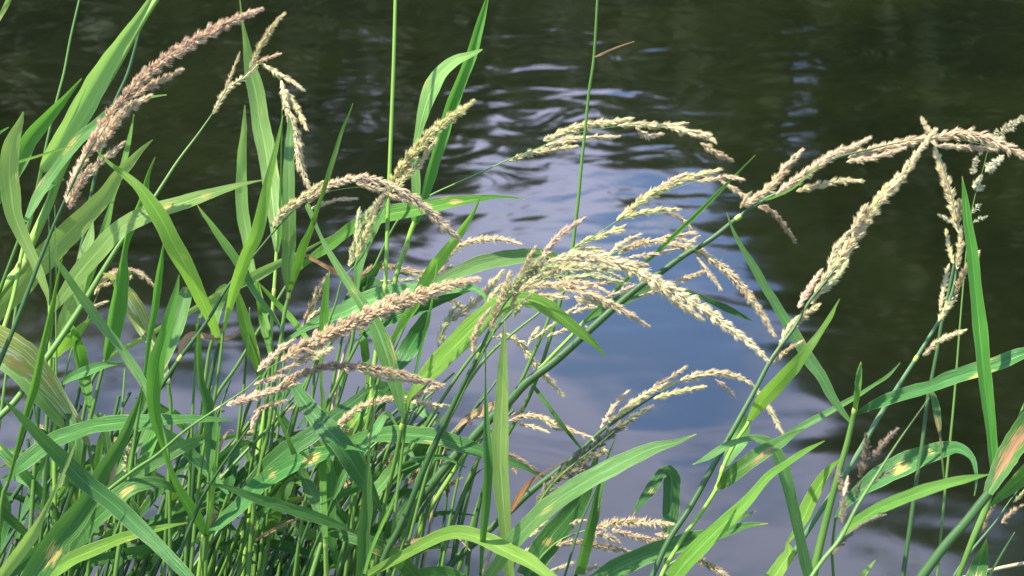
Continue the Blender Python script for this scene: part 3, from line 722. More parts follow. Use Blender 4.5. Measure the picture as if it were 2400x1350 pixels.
# H4 pink arch
p = Plant('grass_stalk', 'stalk with the arched pink and white seed head crossing the straight bare stalk',
    [(900, 440), (850, 438), (790, 445), (740, 458), (690, 492), (640, 545), (600, 593), (533, 673), (500, 730), (463, 785), (433, 823), (383, 897), (330, 980), (230, 1150), (140, 1350)], (3, 12), (1.46, 1.5), 's_dark', nodes=[(422, 838)])
p.head([([(725, 470), (760, 442), (800, 425), (850, 418), (900, 427), (945, 450)], 25), ([(643, 528), (662, 500), (690, 478), (720, 458), (757, 425)], 26, 'cream'), ([(925, 437), (965, 465), (1010, 500), (1050, 538), (1082, 567)], 29, 'tan'),
        ([(733, 487), (765, 476), (800, 467), (838, 466)], 12), ([(840, 432), (885, 445), (925, 462), (960, 475)], 18, 'tan')], 'pink')
blade('long yellow spotted leaf crossing behind the arched pink seed head to a thin tip', [(1232, 468, 2), (1200, 463, 5), (1160, 462, 9), (1123, 466, 16), (1067, 474, 26), (1000, 487, 34), (933, 498, 37), (887, 510, 34), (833, 530, 29), (800, 553, 27), (767, 580, 24), (733, 603, 17), (700, 630, 11), (680, 655, 7)], (1.62, 1.70), 'mid',
    down=[(640, 720), (560, 850), (480, 1000), (400, 1420)], tilt=-25, twist=25, stains=[(0.27, 0.035, 0.0, 1.0)])
blade('bluish vertical blade just right of the lower olive seed lobes', [(908, 462, 2), (898, 495, 16), (884, 525, 20), (867, 560, 21), (850, 600, 23), (840, 637, 19), (838, 670, 12), (835, 710, 8)], (1.60, 1.64), 'blue', down=[(825, 800), (790, 950), (700, 1420)])
p = Plant('grass_stalk', 'stalk whose collar holds a long leaf leaning left and a broad bright leaf leaning right',
    [(946, 978), (930, 1060), (913, 1133), (900, 1187), (890, 1250), (870, 1350), (860, 1420)], (10, 12), (1.44, 1.5), 's_green', nodes=[(946, 984)])
p.leaf([(718, 470, 2), (722, 485, 13), (735, 515, 11), (750, 550, 8), (767, 583, 12), (800, 637, 19), (833, 687, 23), (853, 717, 26), (877, 755, 32), (893, 793, 41), (907, 833, 40), (920, 877, 34), (934, 925, 28), (942, 963, 14), (945, 982, 8)], 0.02, 'blue', tilt=-15, twist=10, fold=0.12, stains=[(0.42, 0.03, 0.2, 0.7), (0.7, 0.05, 0.1, 0.4)])
p.leaf([(1421, 840, 2), (1408, 822, 8), (1387, 800, 16), (1350, 771, 25), (1317, 745, 31), (1277, 717, 36), (1240, 703, 38), (1205, 703, 40), (1170, 718, 44), (1133, 745, 48), (1083, 795, 53), (1033, 845, 48), (997, 882, 34), (970, 915, 18), (957, 937, 10), (950, 965, 9)], -0.03, 'lime', tilt=-22, twist=-25, fold=0.1)
blade('bright blade rising steeply right to a sharp tip over the blue water near centre', [(1125, 460, 2), (1113, 490, 8), (1098, 515, 12), (1070, 555, 21), (1033, 602, 26), (1000, 650, 28), (967, 717, 26), (947, 750, 20), (927, 783, 13), (910, 812, 8)], (1.50, 1.54), 'lime', down=[(885, 900), (850, 1050), (800, 1420)], tilt=25)
blade('bluish arching leaf passing behind the seed heads in the middle', [(1345, 640, 8), (1310, 615, 20), (1290, 603, 28), (1250, 600, 33), (1200, 605, 36), (1133, 618, 36), (1083, 638, 32), (1033, 660, 24), (1000, 680, 18), (960, 720, 10)], (1.66, 1.62), 'blue', down=[(900, 850), (800, 1100), (700, 1420)], tilt=-20)
blade('long pale leaf arching under the big central seed head to a hooked tip', [(1135, 722, 2), (1136, 700, 8), (1128, 688, 11), (1107, 676, 15), (1067, 677, 24), (1020, 680, 30), (967, 684, 36), (900, 694, 42), (850, 710, 43), (817, 727, 38), (767, 745, 27), (717, 770, 16), (690, 787, 11), (667, 802, 8)], (1.56, 1.60), 'blue', down=[(620, 880), (560, 1020), (480, 1420)], tilt=-25, twist=15)
blade('darker leaf directly below the big central seed head', [(1105, 681, 2), (1080, 688, 9), (1033, 703, 22), (967, 727, 32), (910, 750, 30), (870, 775, 20), (840, 800, 10)], (1.60, 1.62), 'teal', down=[(790, 900), (700, 1100), (640, 1420)])
blade('dark straight blade leaning right across the middle clump', [(897, 610, 3), (885, 625, 14), (870, 645, 21), (852, 662, 16), (835, 680, 8)], (1.68, 1.7), 'dark', down=[(790, 780), (700, 950), (600, 1420)])
blade('dull green blade turned over near the yellow seed pod in the middle', [(893, 668, 8), (878, 662, 26), (855, 672, 34), (830, 695, 32), (805, 722, 18), (785, 745, 8)], (1.66, 1.68), 'teal', down=[(740, 850), (680, 1000), (600, 1420)])
blade('curled reddish dry blade lying behind the flat pale leaf', [(697, 588, 2), (715, 597, 8), (745, 613, 9), (790, 637, 12), (815, 650, 10), (838, 665, 6)], (1.72, 1.7), 'dead', down=[(830, 760), (790, 900), (700, 1420)], smat='s_tan')
blade('narrow upright blade with a dark green face left of the olive seed spike', [(773, 635, 2), (767, 667, 11), (762, 733, 20), (758, 775, 19), (754, 833, 11), (753, 897, 7), (757, 930, 10), (760, 980, 14), (761, 1033, 15), (758, 1133, 16), (760, 1200, 15), (763, 1260, 11)], (1.40, 1.42), 'mid', down=[(765, 1350), (765, 1420)], w=(10, 11), smat='s_lime').node(763, 1262)
blade('hair thin wavy blade standing in front of the central seed heads', [(1025, 605, 2), (1020, 650, 4), (1013, 700, 5), (1003, 750, 7), (987, 810, 8), (973, 877, 7), (965, 920, 6)], (1.42, 1.44), 'mid', down=[(950, 1000), (900, 1420)])
blade('vertical leaf between the two left stalks, narrowing downward', [(600, 650, 8), (607, 700, 14), (620, 767, 22), (630, 810, 14), (633, 840, 8)], (1.6, 1.6), 'mid', down=[(625, 950), (590, 1420)])
blade('slim lime blade slanting down right below the forked stalk', [(605, 662, 2), (625, 685, 9), (650, 712, 12), (683, 747, 15), (717, 790, 11), (735, 815, 6)], (1.62, 1.62), 'lime', down=[(735, 900), (690, 1420)])
blade('broad dull leaf standing behind the thin wavy blade', [(1003, 730, 14), (990, 760, 34), (970, 800, 44), (945, 838, 42), (928, 870, 22), (920, 895, 8)], (1.74, 1.74), 'teal', down=[(890, 1000), (830, 1420)])
blade('short lime blade upright below the big central seed head', [(846, 755, 8), (853, 790, 18), (858, 833, 19), (862, 870, 14), (862, 900, 8)], (1.6, 1.6), 'mid', down=[(845, 1000), (800, 1420)])
# --- H5 big central-left head -----------------------------------------------------
p = Plant('grass_stalk', 'stalk with the largest tan seed head, thick and pointing up right, in the middle left',
    [(760, 795), (720, 815), (660, 845), (620, 870), (583, 907), (510, 957), (433, 1010), (367, 1067), (317, 1100), (240, 1160), (160, 1230), (60, 1350)], (4, 9), (1.36, 1.42), 's_green', nodes=[(512, 956)])
p.head([([(667, 842), (710, 815), (760, 790), (820, 760), (880, 733), (940, 708), (1000, 688), (1060, 668), (1127, 653)], 43), ([(607, 867), (640, 835), (665, 812), (693, 795)], 22, 'pink'), ([(600, 899), (632, 890), (667, 880)], 16, 'pink'),
        ([(648, 872), (680, 860), (717, 843)], 14, 'brown'), ([(860, 735), (890, 712), (927, 690)], 22), ([(700, 848), (740, 832), (780, 815)], 26, 'cream')], 'tan')
p = Plant('grass_stalk', 'stalk with the brownish arched seed head directly under the largest tan one',
    [(720, 880), (690, 895), (640, 930), (610, 970), (593, 990), (533, 1073), (483, 1150), (460, 1200), (420, 1300), (390, 1400)], (3, 9), (1.38, 1.44), 's_dark')
p.head([([(660, 912), (700, 880), (750, 863), (800, 858), (867, 863), (917, 872), (970, 884), (1043, 905)], 25, 'brown'), ([(538, 947), (570, 938), (610, 925), (655, 912), (700, 898)], 25, 'pink'), ([(660, 900), (680, 885), (703, 872)], 18),
        ([(598, 965), (630, 950), (675, 938)], 15), ([(590, 1000), (600, 975), (618, 955)], 15), ([(850, 872), (900, 885), (950, 892), (1000, 900)], 14, 'tan')], 'tan')
p = Plant('grass_stalk', 'stalk with the shaggy cream seed head low in the middle, under the brownish arched one',
    [(850, 950), (820, 975), (790, 1010), (760, 1060), (720, 1150), (680, 1420)], (3, 8), (1.46, 1.5), 's_green')
p.head([([(795, 992), (825, 967), (860, 948), (890, 938), (920, 930)], 20), ([(905, 940), (940, 937), (975, 942), (1015, 950), (1055, 951)], 18, 'cream'), ([(950, 945), (980, 925), (1010, 912), (1043, 900)], 15), ([(800, 1005), (810, 985), (830, 975)], 14, 'brown'), ([(800, 1020), (815, 1008), (830, 1002)], 12, 'brown')], 'tan', spread=1.25)
p = Plant('grass_stalk', 'stalk with the fluffy cream seed head curving right above the broad bluish middle leaf',
    [(1100, 573), (1060, 595), (1030, 630), (985, 690), (960, 740), (920, 830), (870, 950), (780, 1420)], (3, 9), (1.56, 1.62), 's_green')
p.head([([(1037, 620), (1058, 592), (1085, 573), (1118, 563), (1150, 560), (1190, 563), (1223, 573)], 20), ([(1023, 642), (1040, 632), (1062, 622)], 13, 'brown')], 'tan', spread=1.2)
p = Plant('grass_stalk', 'stalk with a dull brown seed head half hidden behind the straight bare stalk',
    [(880, 628), (855, 655), (830, 690), (800, 760), (740, 900), (650, 1420)], (3, 8), (1.72, 1.74), 's_dark')
p.head([([(843, 657), (865, 632), (895, 625), (930, 628), (965, 634), (998, 640)], 18, 'brown'), ([(885, 660), (915, 660), (945, 657), (972, 655)], 13, 'green'), ([(935, 640), (960, 643), (985, 648)], 12, 'green'), ([(980, 665), (990, 645), (1007, 627)], 17, 'yellow')], 'brown')
p = Plant('grass_stalk', 'stalk with a slim olive seed spike left of the upright dark faced blade',
    [(765, 650), (748, 690), (730, 740), (712, 770), (690, 850), (660, 950), (600, 1420)], (3, 8), (1.66, 1.68), 's_green')
p.head([([(712, 768), (722, 740), (737, 705), (752, 670), (768, 643)], 19, 'brown'), ([(722, 755), (738, 735), (752, 722)], 16, 'green')], 'green')
# tangle of heads in the centre ---------------------------------------------------
p = Plant('grass_stalk', 'stalk with pale green and pink seed tufts tangled in the centre of the picture',
    [(1150, 690), (1110, 735), (1065, 775), (1020, 835), (980, 900), (930, 1000), (860, 1200), (820, 1420)], (3, 9), (1.62, 1.66), 's_green')
p.head([([(1065, 748), (1100, 718), (1135, 688), (1165, 652), (1182, 632)], 25, 'cream'), ([(1028, 808), (1040, 770), (1058, 735), (1078, 708)], 22, 'green'), ([(1040, 812), (1070, 790), (1105, 770)], 16, 'yellow'), ([(1080, 762), (1110, 742), (1145, 722)], 20, 'yellow'), ([(1040, 697), (1065, 708), (1092, 728)], 17, 'cream'), ([(1165, 700), (1195, 672), (1215, 650)], 20, 'yellow')], 'green')
p = Plant('grass_stalk', 'foreground stalk with upright feathery seed lobes and the long pale head sweeping lower right',
    [(1400, 600), (1330, 605), (1283, 620), (1230, 660), (1180, 715), (1147, 775), (1120, 833), (1093, 887), (1043, 990), (1000, 1083), (960, 1183), (933, 1243), (900, 1307), (880, 1400)], (4, 15), (1.36, 1.44), 's_dark', nodes=[(1120, 833)])
p.head([([(1290, 612), (1350, 600), (1400, 605), (1450, 618), (1500, 640), (1550, 668), (1600, 693), (1650, 725), (1700, 762), (1745, 795), (1777, 822), (1802, 848)], 33, 'cream'),
        ([(1323, 632), (1365, 628), (1410, 628), (1450, 632)], 27, 'green'), ([(1510, 655), (1550, 680), (1590, 710), (1650, 752)], 24, 'cream'), ([(1420, 610), (1460, 612), (1520, 622)], 18, 'tan'),
        ([(1110, 823), (1113, 785), (1130, 750), (1150, 722)], 19, 'pink'), ([(1150, 770), (1165, 725), (1185, 675), (1197, 632)], 22, 'cream'), ([(1200, 718), (1215, 670), (1235, 615), (1256, 577)], 18, 'pink'),
        ([(1175, 700), (1210, 665), (1245, 625), (1275, 600)], 30, 'green'), ([(1262, 625), (1285, 585), (1315, 548), (1373, 510)], 21, 'pink'), ([(1205, 740), (1220, 715), (1245, 690)], 17, 'green'), ([(1215, 650), (1260, 632), (1310, 622)], 26, 'green')], 'cream')
p = Plant('grass_stalk', 'stalk with the tan seed head drooping right in the very centre over blue water',
    [(1330, 672), (1270, 672), (1220, 690), (1180, 730), (1130, 820), (1080, 930), (1000, 1100), (900, 1420)], (3, 9), (1.50, 1.56), 's_green')
p.head([([(1245, 672), (1290, 668), (1335, 674), (1385, 690), (1430, 712), (1475, 737), (1522, 766)], 25), ([(1243, 683), (1280, 692), (1333, 698)], 19, 'cream'), ([(1350, 697), (1375, 712), (1398, 722)], 16), ([(1360, 705), (1400, 705), (1440, 722)], 18, 'cream')], 'tan')
p = Plant('grass_stalk', 'stalk with yellow green seed lobes and a bent over tip above centre right',
    [(1630, 425), (1560, 450), (1500, 478), (1447, 517), (1390, 555), (1333, 590), (1270, 650), (1200, 730), (1110, 830), (1040, 930), (960, 1060), (850, 1250), (800, 1420)], (3, 10), (1.56, 1.64), 's_green')
p.head([([(1450, 515), (1483, 487), (1515, 462), (1555, 440), (1600, 422), (1650, 408), (1692, 397)], 24), ([(1550, 437), (1580, 420), (1613, 405)], 15, 'pink'), ([(1455, 510), (1500, 500), (1550, 492), (1595, 492)], 19), ([(1560, 500), (1590, 508), (1612, 525), (1622, 545)], 12, 'brown'),
        ([(1343, 588), (1380, 562), (1425, 545), (1468, 528)], 17), ([(1335, 592), (1370, 585), (1405, 582)], 14), ([(1640, 425), (1680, 418), (1715, 415), (1745, 422)], 16, 'tan'), ([(1690, 425), (1730, 450), (1765, 475), (1800, 495)], 15, 'tan'),
        ([(1790, 483), (1815, 500), (1838, 530), (1866, 570)], 17, 'brown'), ([(1400, 560), (1430, 545), (1465, 540)], 13)], 'yellow')
p = Plant('grass_stalk', 'stalk with the curved seed head sweeping right and down, just above the long pale one',
    [(1700, 625), (1640, 590), (1580, 572), (1500, 570), (1427, 600), (1360, 652), (1267, 730), (1200, 783), (1130, 850), (1060, 960), (980, 1120), (900, 1420)], (3, 9), (1.54, 1.6), 's_green')
p.head([([(1560, 572), (1610, 580), (1660, 603), (1705, 637), (1745, 680), (1780, 727), (1800, 760), (1818, 790)], 25), ([(1453, 592), (1480, 578), (1515, 566), (1560, 565)], 20), ([(1427, 600), (1450, 575), (1480, 558), (1505, 549)], 14, 'cream'), ([(1540, 563), (1585, 552), (1635, 545)], 17),
        ([(1590, 560), (1620, 565), (1640, 552)], 13), ([(1480, 602), (1533, 595), (1590, 583)], 13, 'pink'), ([(1637, 608), (1662, 640), (1692, 680)], 14), ([(1583, 660), (1620, 648), (1657, 634)], 16, 'tan'), ([(1500, 692), (1545, 683)], 12, 'pink'), ([(1430, 692), (1460, 680), (1490, 668)], 12, 'pink')], 'tan', spread=1.1)
p = Plant('grass_stalk', 'stalk with green seed tufts lying level behind the long pale seed head',
    [(1340, 645), (1290, 655), (1240, 680), (1190, 730), (1120, 850), (1040, 1000), (940, 1420)], (3, 8), (1.62, 1.66), 's_green')
p.head([([(1205, 690), (1240, 668), (1280, 650), (1325, 636)], 22, 'green'), ([(1300, 652), (1345, 650), (1393, 640)], 18, 'green'), ([(1395, 640), (1415, 650), (1432, 662)], 13, 'yellow'), ([(1410, 632), (1440, 645), (1462, 655)], 13, 'green'), ([(1367, 675), (1400, 665), (1440, 662), (1480, 665)], 13, 'brown'), ([(1350, 600), (1385, 590), (1420, 590)], 15, 'green'), ([(1240, 700), (1275, 702), (1305, 707)], 10, 'yellow')], 'green')
p = Plant('grass_stalk', 'stalk with the short dense green and cream lobes bunched left of the very centre',
    [(1290, 640), (1240, 668), (1195, 710), (1150, 790), (1090, 900), (1010, 1080), (920, 1420)], (3, 8), (1.46, 1.5), 's_green')
p.head([([(1175, 735), (1200, 700), (1235, 668), (1275, 640)], 26, 'cream'), ([(1200, 690), (1235, 648), (1280, 625), (1330, 612)], 24, 'green'), ([(1215, 712), (1250, 695), (1290, 692)], 16, 'tan'), ([(1280, 645), (1330, 622), (1385, 618)], 22, 'cream'), ([(1300, 668), (1345, 660), (1400, 672), (1430, 690)], 16, 'tan'), ([(1130, 745), (1150, 700), (1178, 665)], 18, 'yellow'), ([(1330, 655), (1380, 648), (1430, 655), (1470, 668)], 17, 'green')], 'cream')
p = Plant('grass_stalk', 'green stalk with loose yellow seed pods forking above the bright drooping leaf tip',
    [(1303, 700), (1277, 770), (1253, 823), (1220, 897), (1180, 980), (1100, 1120), (1000, 1420)], (8, 11), (1.58, 1.62), 's_green')
p.head([([(1240, 803), (1250, 785), (1263, 767)], 15), ([(1257, 790), (1280, 772), (1310, 750)], 9, 'cream'), ([(1323, 740), (1342, 725), (1363, 710)], 11, 'tan'), ([(1287, 787), (1312, 778), (1340, 768)], 11, 'cream'), ([(1353, 773), (1368, 769), (1383, 766)], 8), ([(1347, 733), (1367, 725), (1392, 717)], 15, 'cream')], 'yellow')
p.leaf([(1350, 718, 2), (1325, 742, 3), (1290, 772, 4), (1262, 800, 4), (1253, 823, 4)], 0.0, 'lime', tilt=0, fold=0)
p = Plant('grass_stalk', 'stalk with a narrow cream seed head hanging down right of the bright broad leaf',
    [(1220, 800), (1190, 795), (1150, 820), (1110, 880), (1050, 990), (1000, 1200), (960, 1420)], (3, 8), (1.60, 1.64), 's_green')
p.head([([(1190, 785), (1220, 805), (1247, 843), (1267, 872), (1297, 900), (1322, 930)], 21), ([(1160, 790), (1185, 788), (1205, 792)], 14)], 'cream')
# --- upper right of centre ---------------------------------------------------------
p = Plant('grass_stalk', 'stalk with the cream seed head arching right above the blue reflection, highest right of centre',
    [(1560, 293), (1500, 290), (1420, 300), (1350, 312), (1300, 330), (1250, 352), (1195, 373), (1140, 398), (1080, 425), (1020, 452), (975, 478), (930, 520), (880, 620), (800, 800), (700, 1420)], (3, 8), (1.66, 1.74), 's_green')
p.head([([(1280, 328), (1330, 307), (1380, 292), (1430, 287), (1485, 277)], 24), ([(1197, 377), (1240, 360), (1295, 350), (1355, 343)], 19), ([(1285, 340), (1340, 325), (1395, 322), (1453, 320)], 17), ([(1453, 295), (1510, 292), (1565, 295), (1612, 288)], 19),
        ([(1573, 300), (1620, 310), (1660, 320), (1678, 335)], 23), ([(1647, 338), (1670, 352), (1692, 365), (1717, 378)], 20, 'brown'), ([(1493, 302), (1520, 320), (1555, 313)], 17), ([(1290, 345), (1320, 335), (1350, 330)], 14, 'pink')], 'cream')
p = Plant('grass_stalk', 'thick dark stalk slanting up right to the longest arched seed head at the right edge',
    [(2330, 345), (2230, 325), (2130, 330), (2040, 350), (1960, 370), (1900, 402), (1840, 445), (1800, 463), (1730, 510), (1667, 560), (1600, 600), (1550, 637), (1500, 670), (1433, 727), (1367, 787), (1300, 847), (1233, 897), (1190, 945), (1150, 980), (1100, 1035), (1067, 1067), (1000, 1150), (950, 1220), (900, 1300), (860, 1400)], (4, 21), (1.52, 1.6), 's_dark', nodes=[(1732, 510)])
p.head([([(1825, 452), (1862, 425), (1905, 395), (1950, 365), (2000, 345), (2042, 322)], 28, 'pink'), ([(1740, 482), (1775, 462), (1810, 435), (1845, 390), (1882, 350)], 26, 'tan'), ([(1995, 368), (2060, 350), (2130, 332), (2195, 322)], 30), ([(2195, 322), (2250, 315), (2310, 325), (2360, 345), (2425, 378)], 32, 'tan'),
        ([(2200, 342), (2270, 345), (2340, 353)], 18), ([(1872, 447), (1930, 432), (1975, 424), (2025, 424)], 21, 'cream'), ([(1990, 378), (2060, 367), (2125, 345)], 19, 'pink'), ([(1738, 485), (1748, 465), (1760, 450)], 15, 'cream')], 'tan')
p.leaf([(1930, 375, 3), (1900, 405, 4), (1860, 440, 5), (1820, 460, 5), (1790, 470, 5)], 0.0, 'lime', tilt=0, fold=0)
p = Plant('grass_stalk', 'dark stalk ending in the long straight seed head slanting up to the upper right crossing',
    [(2150, 365), (2100, 440), (2050, 490), (2000, 560), (1950, 640), (1895, 710), (1860, 770), (1830, 810), (1800, 855), (1777, 900), (1717, 1010), (1667, 1100), (1617, 1190), (1567, 1267), (1530, 1347), (1500, 1420)], (4, 14), (1.50, 1.46), 's_dark')
p.head([([(1905, 705), (1935, 655), (1975, 600), (2015, 540), (2055, 480), (2095, 435), (2130, 390), (2165, 340), (2195, 303)], 31), ([(2000, 538), (2015, 508), (2033, 477)], 23, 'tan'), ([(1945, 620), (1962, 580), (1993, 540)], 21), ([(1873, 718), (1897, 675), (1927, 632)], 18, 'pink'),
        ([(1930, 685), (1965, 645), (1988, 608)], 19, 'green'), ([(1828, 808), (1848, 770), (1872, 740)], 18), ([(1862, 765), (1885, 740), (1922, 712)], 20), ([(1817, 848), (1842, 823), (1882, 798)], 13, 'tan'), ([(2040, 500), (2070, 450), (2100, 420)], 24, 'yellow')], 'cream')
p = Plant('grass_stalk', 'bluish stalk with the upright jointed seed head left of the tall right hand blade',
    [(2195, 345), (2225, 440), (2245, 530), (2243, 620), (2230, 690), (2205, 745), (2193, 765), (2147, 840), (2110, 897), (2060, 977), (2017, 1053), (1983, 1107), (1933, 1183), (1883, 1260), (1830, 1347), (1800, 1410)], (4, 13), (1.60, 1.66), 's_blue', nodes=[(2146, 842)])
p.head([([(2243, 535), (2235, 490), (2222, 440), (2205, 390), (2190, 345)], 27), ([(2192, 340), (2178, 310), (2158, 275)], 20, 'cream'), ([(2233, 612), (2225, 578), (2217, 537)], 15, 'yellow'), ([(2243, 625), (2250, 583), (2253, 530)], 19), ([(2204, 722), (2212, 680), (2224, 620)], 17), ([(2237, 690), (2252, 655), (2268, 618)], 19, 'tan'),
        ([(2203, 748), (2222, 718), (2243, 693)], 21, 'yellow'), ([(2168, 830), (2200, 800), (2232, 785), (2268, 772)], 18, 'cream'), ([(2290, 607), (2294, 587)], 10, 'tan'), ([(2243, 520), (2250, 490), (2248, 465)], 16, 'tan')], 'cream')
p = Plant('grass_stalk', 'straight green stalk behind the jointed seed head, running down to the bottom edge at right',
    [(2236, 620), (2222, 690), (2207, 755), (2197, 817), (2183, 890), (2175, 930), (2160, 1050), (2147, 1133), (2133, 1233), (2117, 1347), (2110, 1420)], (7, 12), (1.68, 1.68), 's_dark')
p.leaf([(2213, 1128, 2), (2209, 1090, 5), (2205, 1050, 3), (2203, 1022, 6), (2198, 993, 14), (2193, 960, 18), (2187, 930, 13), (2181, 915, 5)], -0.02, 'rust', tilt=-20, stains=[(0.45, 0.3, 0.2, 1.1)], label='hanging withered leaf with a rusty patch')
p = Plant('flowering_grass_stalk', 'open green flowering grass with tiny white anthers at the right edge',
    [(2400, 280), (2360, 310), (2320, 345), (2303, 400), (2285, 460), (2272, 530), (2262, 620), (2250, 760), (2235, 950), (2215, 1150), (2190, 1420)], (3, 6), (1.72, 1.74), 's_green', cat='flowering grass')
p.head([([(2318, 345), (2335, 322), (2360, 300), (2410, 270)], 27), ([(2280, 405), (2284, 390), (2290, 365)], 22), ([(2312, 400), (2330, 385), (2352, 365)], 24), ([(2282, 440), (2292, 425), (2302, 410)], 20), ([(2298, 360), (2295, 350), (2292, 345)], 14), ([(2280, 497), (2290, 485), (2300, 478)], 18),
        ([(2282, 520), (2298, 512), (2315, 506)], 13), ([(2228, 520), (2213, 510), (2198, 502)], 13), ([(2290, 445), (2300, 440), (2309, 436)], 16)], 'flower', lpx=9, spread=1.5, dens=1.5)
blade('tall straight bright blade standing in front of the flowering grass at right', [(2255, 413, 2), (2262, 470, 15), (2267, 517, 21), (2277, 583, 26), (2283, 650, 28), (2290, 717, 30), (2297, 783, 33), (2303, 850, 33), (2308, 900, 31), (2314, 950, 28), (2322, 1017, 24), (2327, 1083, 20), (2329, 1133, 14)], (1.48, 1.5), 'mid', down=[(2310, 1200), (2283, 1260), (2247, 1350), (2220, 1420)], w=(10, 14), tilt=18, fold=0.35)
p = Plant('grass_stalk', 'stout green stalk, yellow collar, long dark leaf that reaches the right edge',
    [(2005, 955), (2000, 975), (1987, 1033), (1973, 1083), (1950, 1167), (1933, 1233), (1913, 1317), (1895, 1410)], (11, 22), (1.56, 1.6), 's_green', nodes=[(2004, 968)])
p.leaf([(2425, 822, 20), (2380, 838, 30), (2340, 855, 34), (2267, 877, 36), (2217, 893, 32), (2183, 907, 28), (2117, 925, 30), (2067, 942, 26), (2033, 957, 17), (2007, 970, 7)], -0.04, 'teal', tilt=-20, twist=25, fold=0.5, stains=[(0.3, 0.1, 0.7, 0.8)])
p.leaf([(2018, 848, 2), (2016, 875, 13), (2014, 910, 15), (2010, 945, 12), (2006, 968, 9)], 0.0, 'mid', tilt=-35, fold=0.7)
p.leaf([(1703, 497, 2), (1710, 520, 5), (1720, 545, 8), (1740, 583, 12), (1767, 627, 18), (1795, 678, 20), (1810, 700, 20), (1827, 730, 23), (1850, 767, 26), (1870, 800, 28), (1893, 840, 29), (1923, 880, 26), (1943, 920, 22), (1967, 957, 16), (1992, 988, 7)], -0.06, 'blue', tilt=20, twist=15, fold=0.25)
p.leaf([(1973, 1073, 2), (1950, 1095, 13), (1933, 1117, 23), (1900, 1177, 33), (1882, 1217, 28), (1862, 1252, 13), (1845, 1275, 8), (1852, 1295, 26), (1835, 1320, 34), (1808, 1360, 34)], 0.02, 'lime', tilt=-25, twist=30, fold=0.3)
p.leaf([(2110, 850, 2), (2083, 880, 8), (2053, 900, 8), (2007, 930, 11), (1950, 962, 14), (1900, 990, 17), (1850, 1018, 14), (1815, 1040, 8)], 0.03, 'blue', tilt=-20, fold=0.5)
p = Plant('grass_stalk', 'yellow green stalk at lower right with a rust spotted leaf',
    [(1757, 985), (1747, 1003), (1720, 1043), (1693, 1100), (1680, 1143), (1650, 1193), (1607, 1250), (1583, 1290), (1553, 1343), (1530, 1420)], (9, 11), (1.5, 1.5), 's_lime', nodes=[(1690, 1103), (1679, 1145)])
p.leaf([(1968, 700, 2), (1957, 720, 6), (1947, 740, 11), (1923, 777, 14), (1897, 813, 20), (1867, 850, 29), (1833, 887, 36), (1797, 927, 36), (1773, 958, 26), (1757, 985, 12)], -0.04, 'lime', tilt=25, twist=15, fold=0.15)
p.leaf([(1885, 1005, 3), (1855, 1020, 14), (1830, 1037, 24), (1790, 1060, 34), (1745, 1092, 36), (1710, 1120, 34), (1692, 1136, 20), (1680, 1145, 8)], -0.03, 'rust', tilt=-25, twist=10, stains=[(0.45, 0.25, 0.25, 0.72)], label='dark leaf spotted with orange rust')
p.leaf([(1752, 975, 12), (1745, 1005, 38), (1730, 1040, 42), (1712, 1070, 26), (1697, 1098, 10)], 0.02, 'blue', tilt=-30, fold=0.2)
blade('dark leaf crossing the bare stalk and curving down to the bottom edge at lower right', [(1623, 1089, 2), (1645, 1080, 9), (1667, 1068, 15), (1710, 1042, 17), (1745, 1030, 12), (1770, 1028, 16), (1793, 1036, 26), (1812, 1052, 31), (1830, 1085, 30), (1843, 1127, 29), (1857, 1183, 27), (1870, 1240, 25), (1883, 1300, 26), (1897, 1355, 28)], (1.44, 1.5), 'blue', down=[(1910, 1420)], tilt=20, twist=-35, stains=[(0.72, 0.06, 0.1, 0.5), (0.86, 0.04, 0.2, 0.4)])
blade('pointed bright blade rising right from the bottom edge under the spotted leaf', [(1933, 1033, 2), (1883, 1060, 13), (1843, 1087, 15), (1800, 1118, 19), (1750, 1177, 26), (1700, 1225, 34), (1650, 1273, 40), (1610, 1315, 41), (1575, 1358, 38)], (1.38, 1.42), 'lime', down=[(1545, 1410)], tilt=-20)
blade('broad mid green leaf sweeping level to the right at the bottom', [(1800, 1227, 2), (1750, 1233, 15), (1683, 1253, 28), (1617, 1270, 38), (1550, 1291, 43), (1483, 1318, 47), (1433, 1343, 44), (1385, 1375, 40)], (1.46, 1.5), 'mid_shaded', down=[(1340, 1410)], tilt=-28, twist=10)
blade('small pointed tip peeping out above the level leaf at the bottom', [(1772, 1197, 2), (1745, 1210, 9), (1713, 1228, 12), (1680, 1255, 10)], (1.52, 1.54), 'blue', down=[(1600, 1350), (1570, 1420)])
blade('dull green leaf folded over in a sharp bend above open water', [(1481, 1212, 2), (1500, 1180, 15), (1523, 1150, 26), (1541, 1122, 25), (1553, 1106, 22), (1566, 1106, 32), (1574, 1122, 40), (1573, 1167, 42), (1569, 1225, 34), (1563, 1260, 27), (1560, 1300, 18)], (1.56, 1.58), 'teal', down=[(1555, 1350), (1550, 1420)], tilt=22, twist=60, fold=0.1, stains=[(0.2, 0.03, -0.3, 0.8)])
blade('broad blue green leaf arching to a tip over open water at bottom centre', [(1633, 1017, 2), (1608, 1027, 8), (1583, 1037, 15), (1533, 1050, 27), (1483, 1072, 36), (1433, 1097, 41), (1383, 1123, 43), (1333, 1153, 43), (1283, 1190, 43), (1240, 1230, 40), (1200, 1272, 38), (1167, 1323, 28), (1140, 1360, 24)], (1.34, 1.40), 'blue', down=[(1120, 1420)], tilt=-18, twist=25, fold=0.12, stains=[(0.63, 0.07, 0.1, 0.62)])
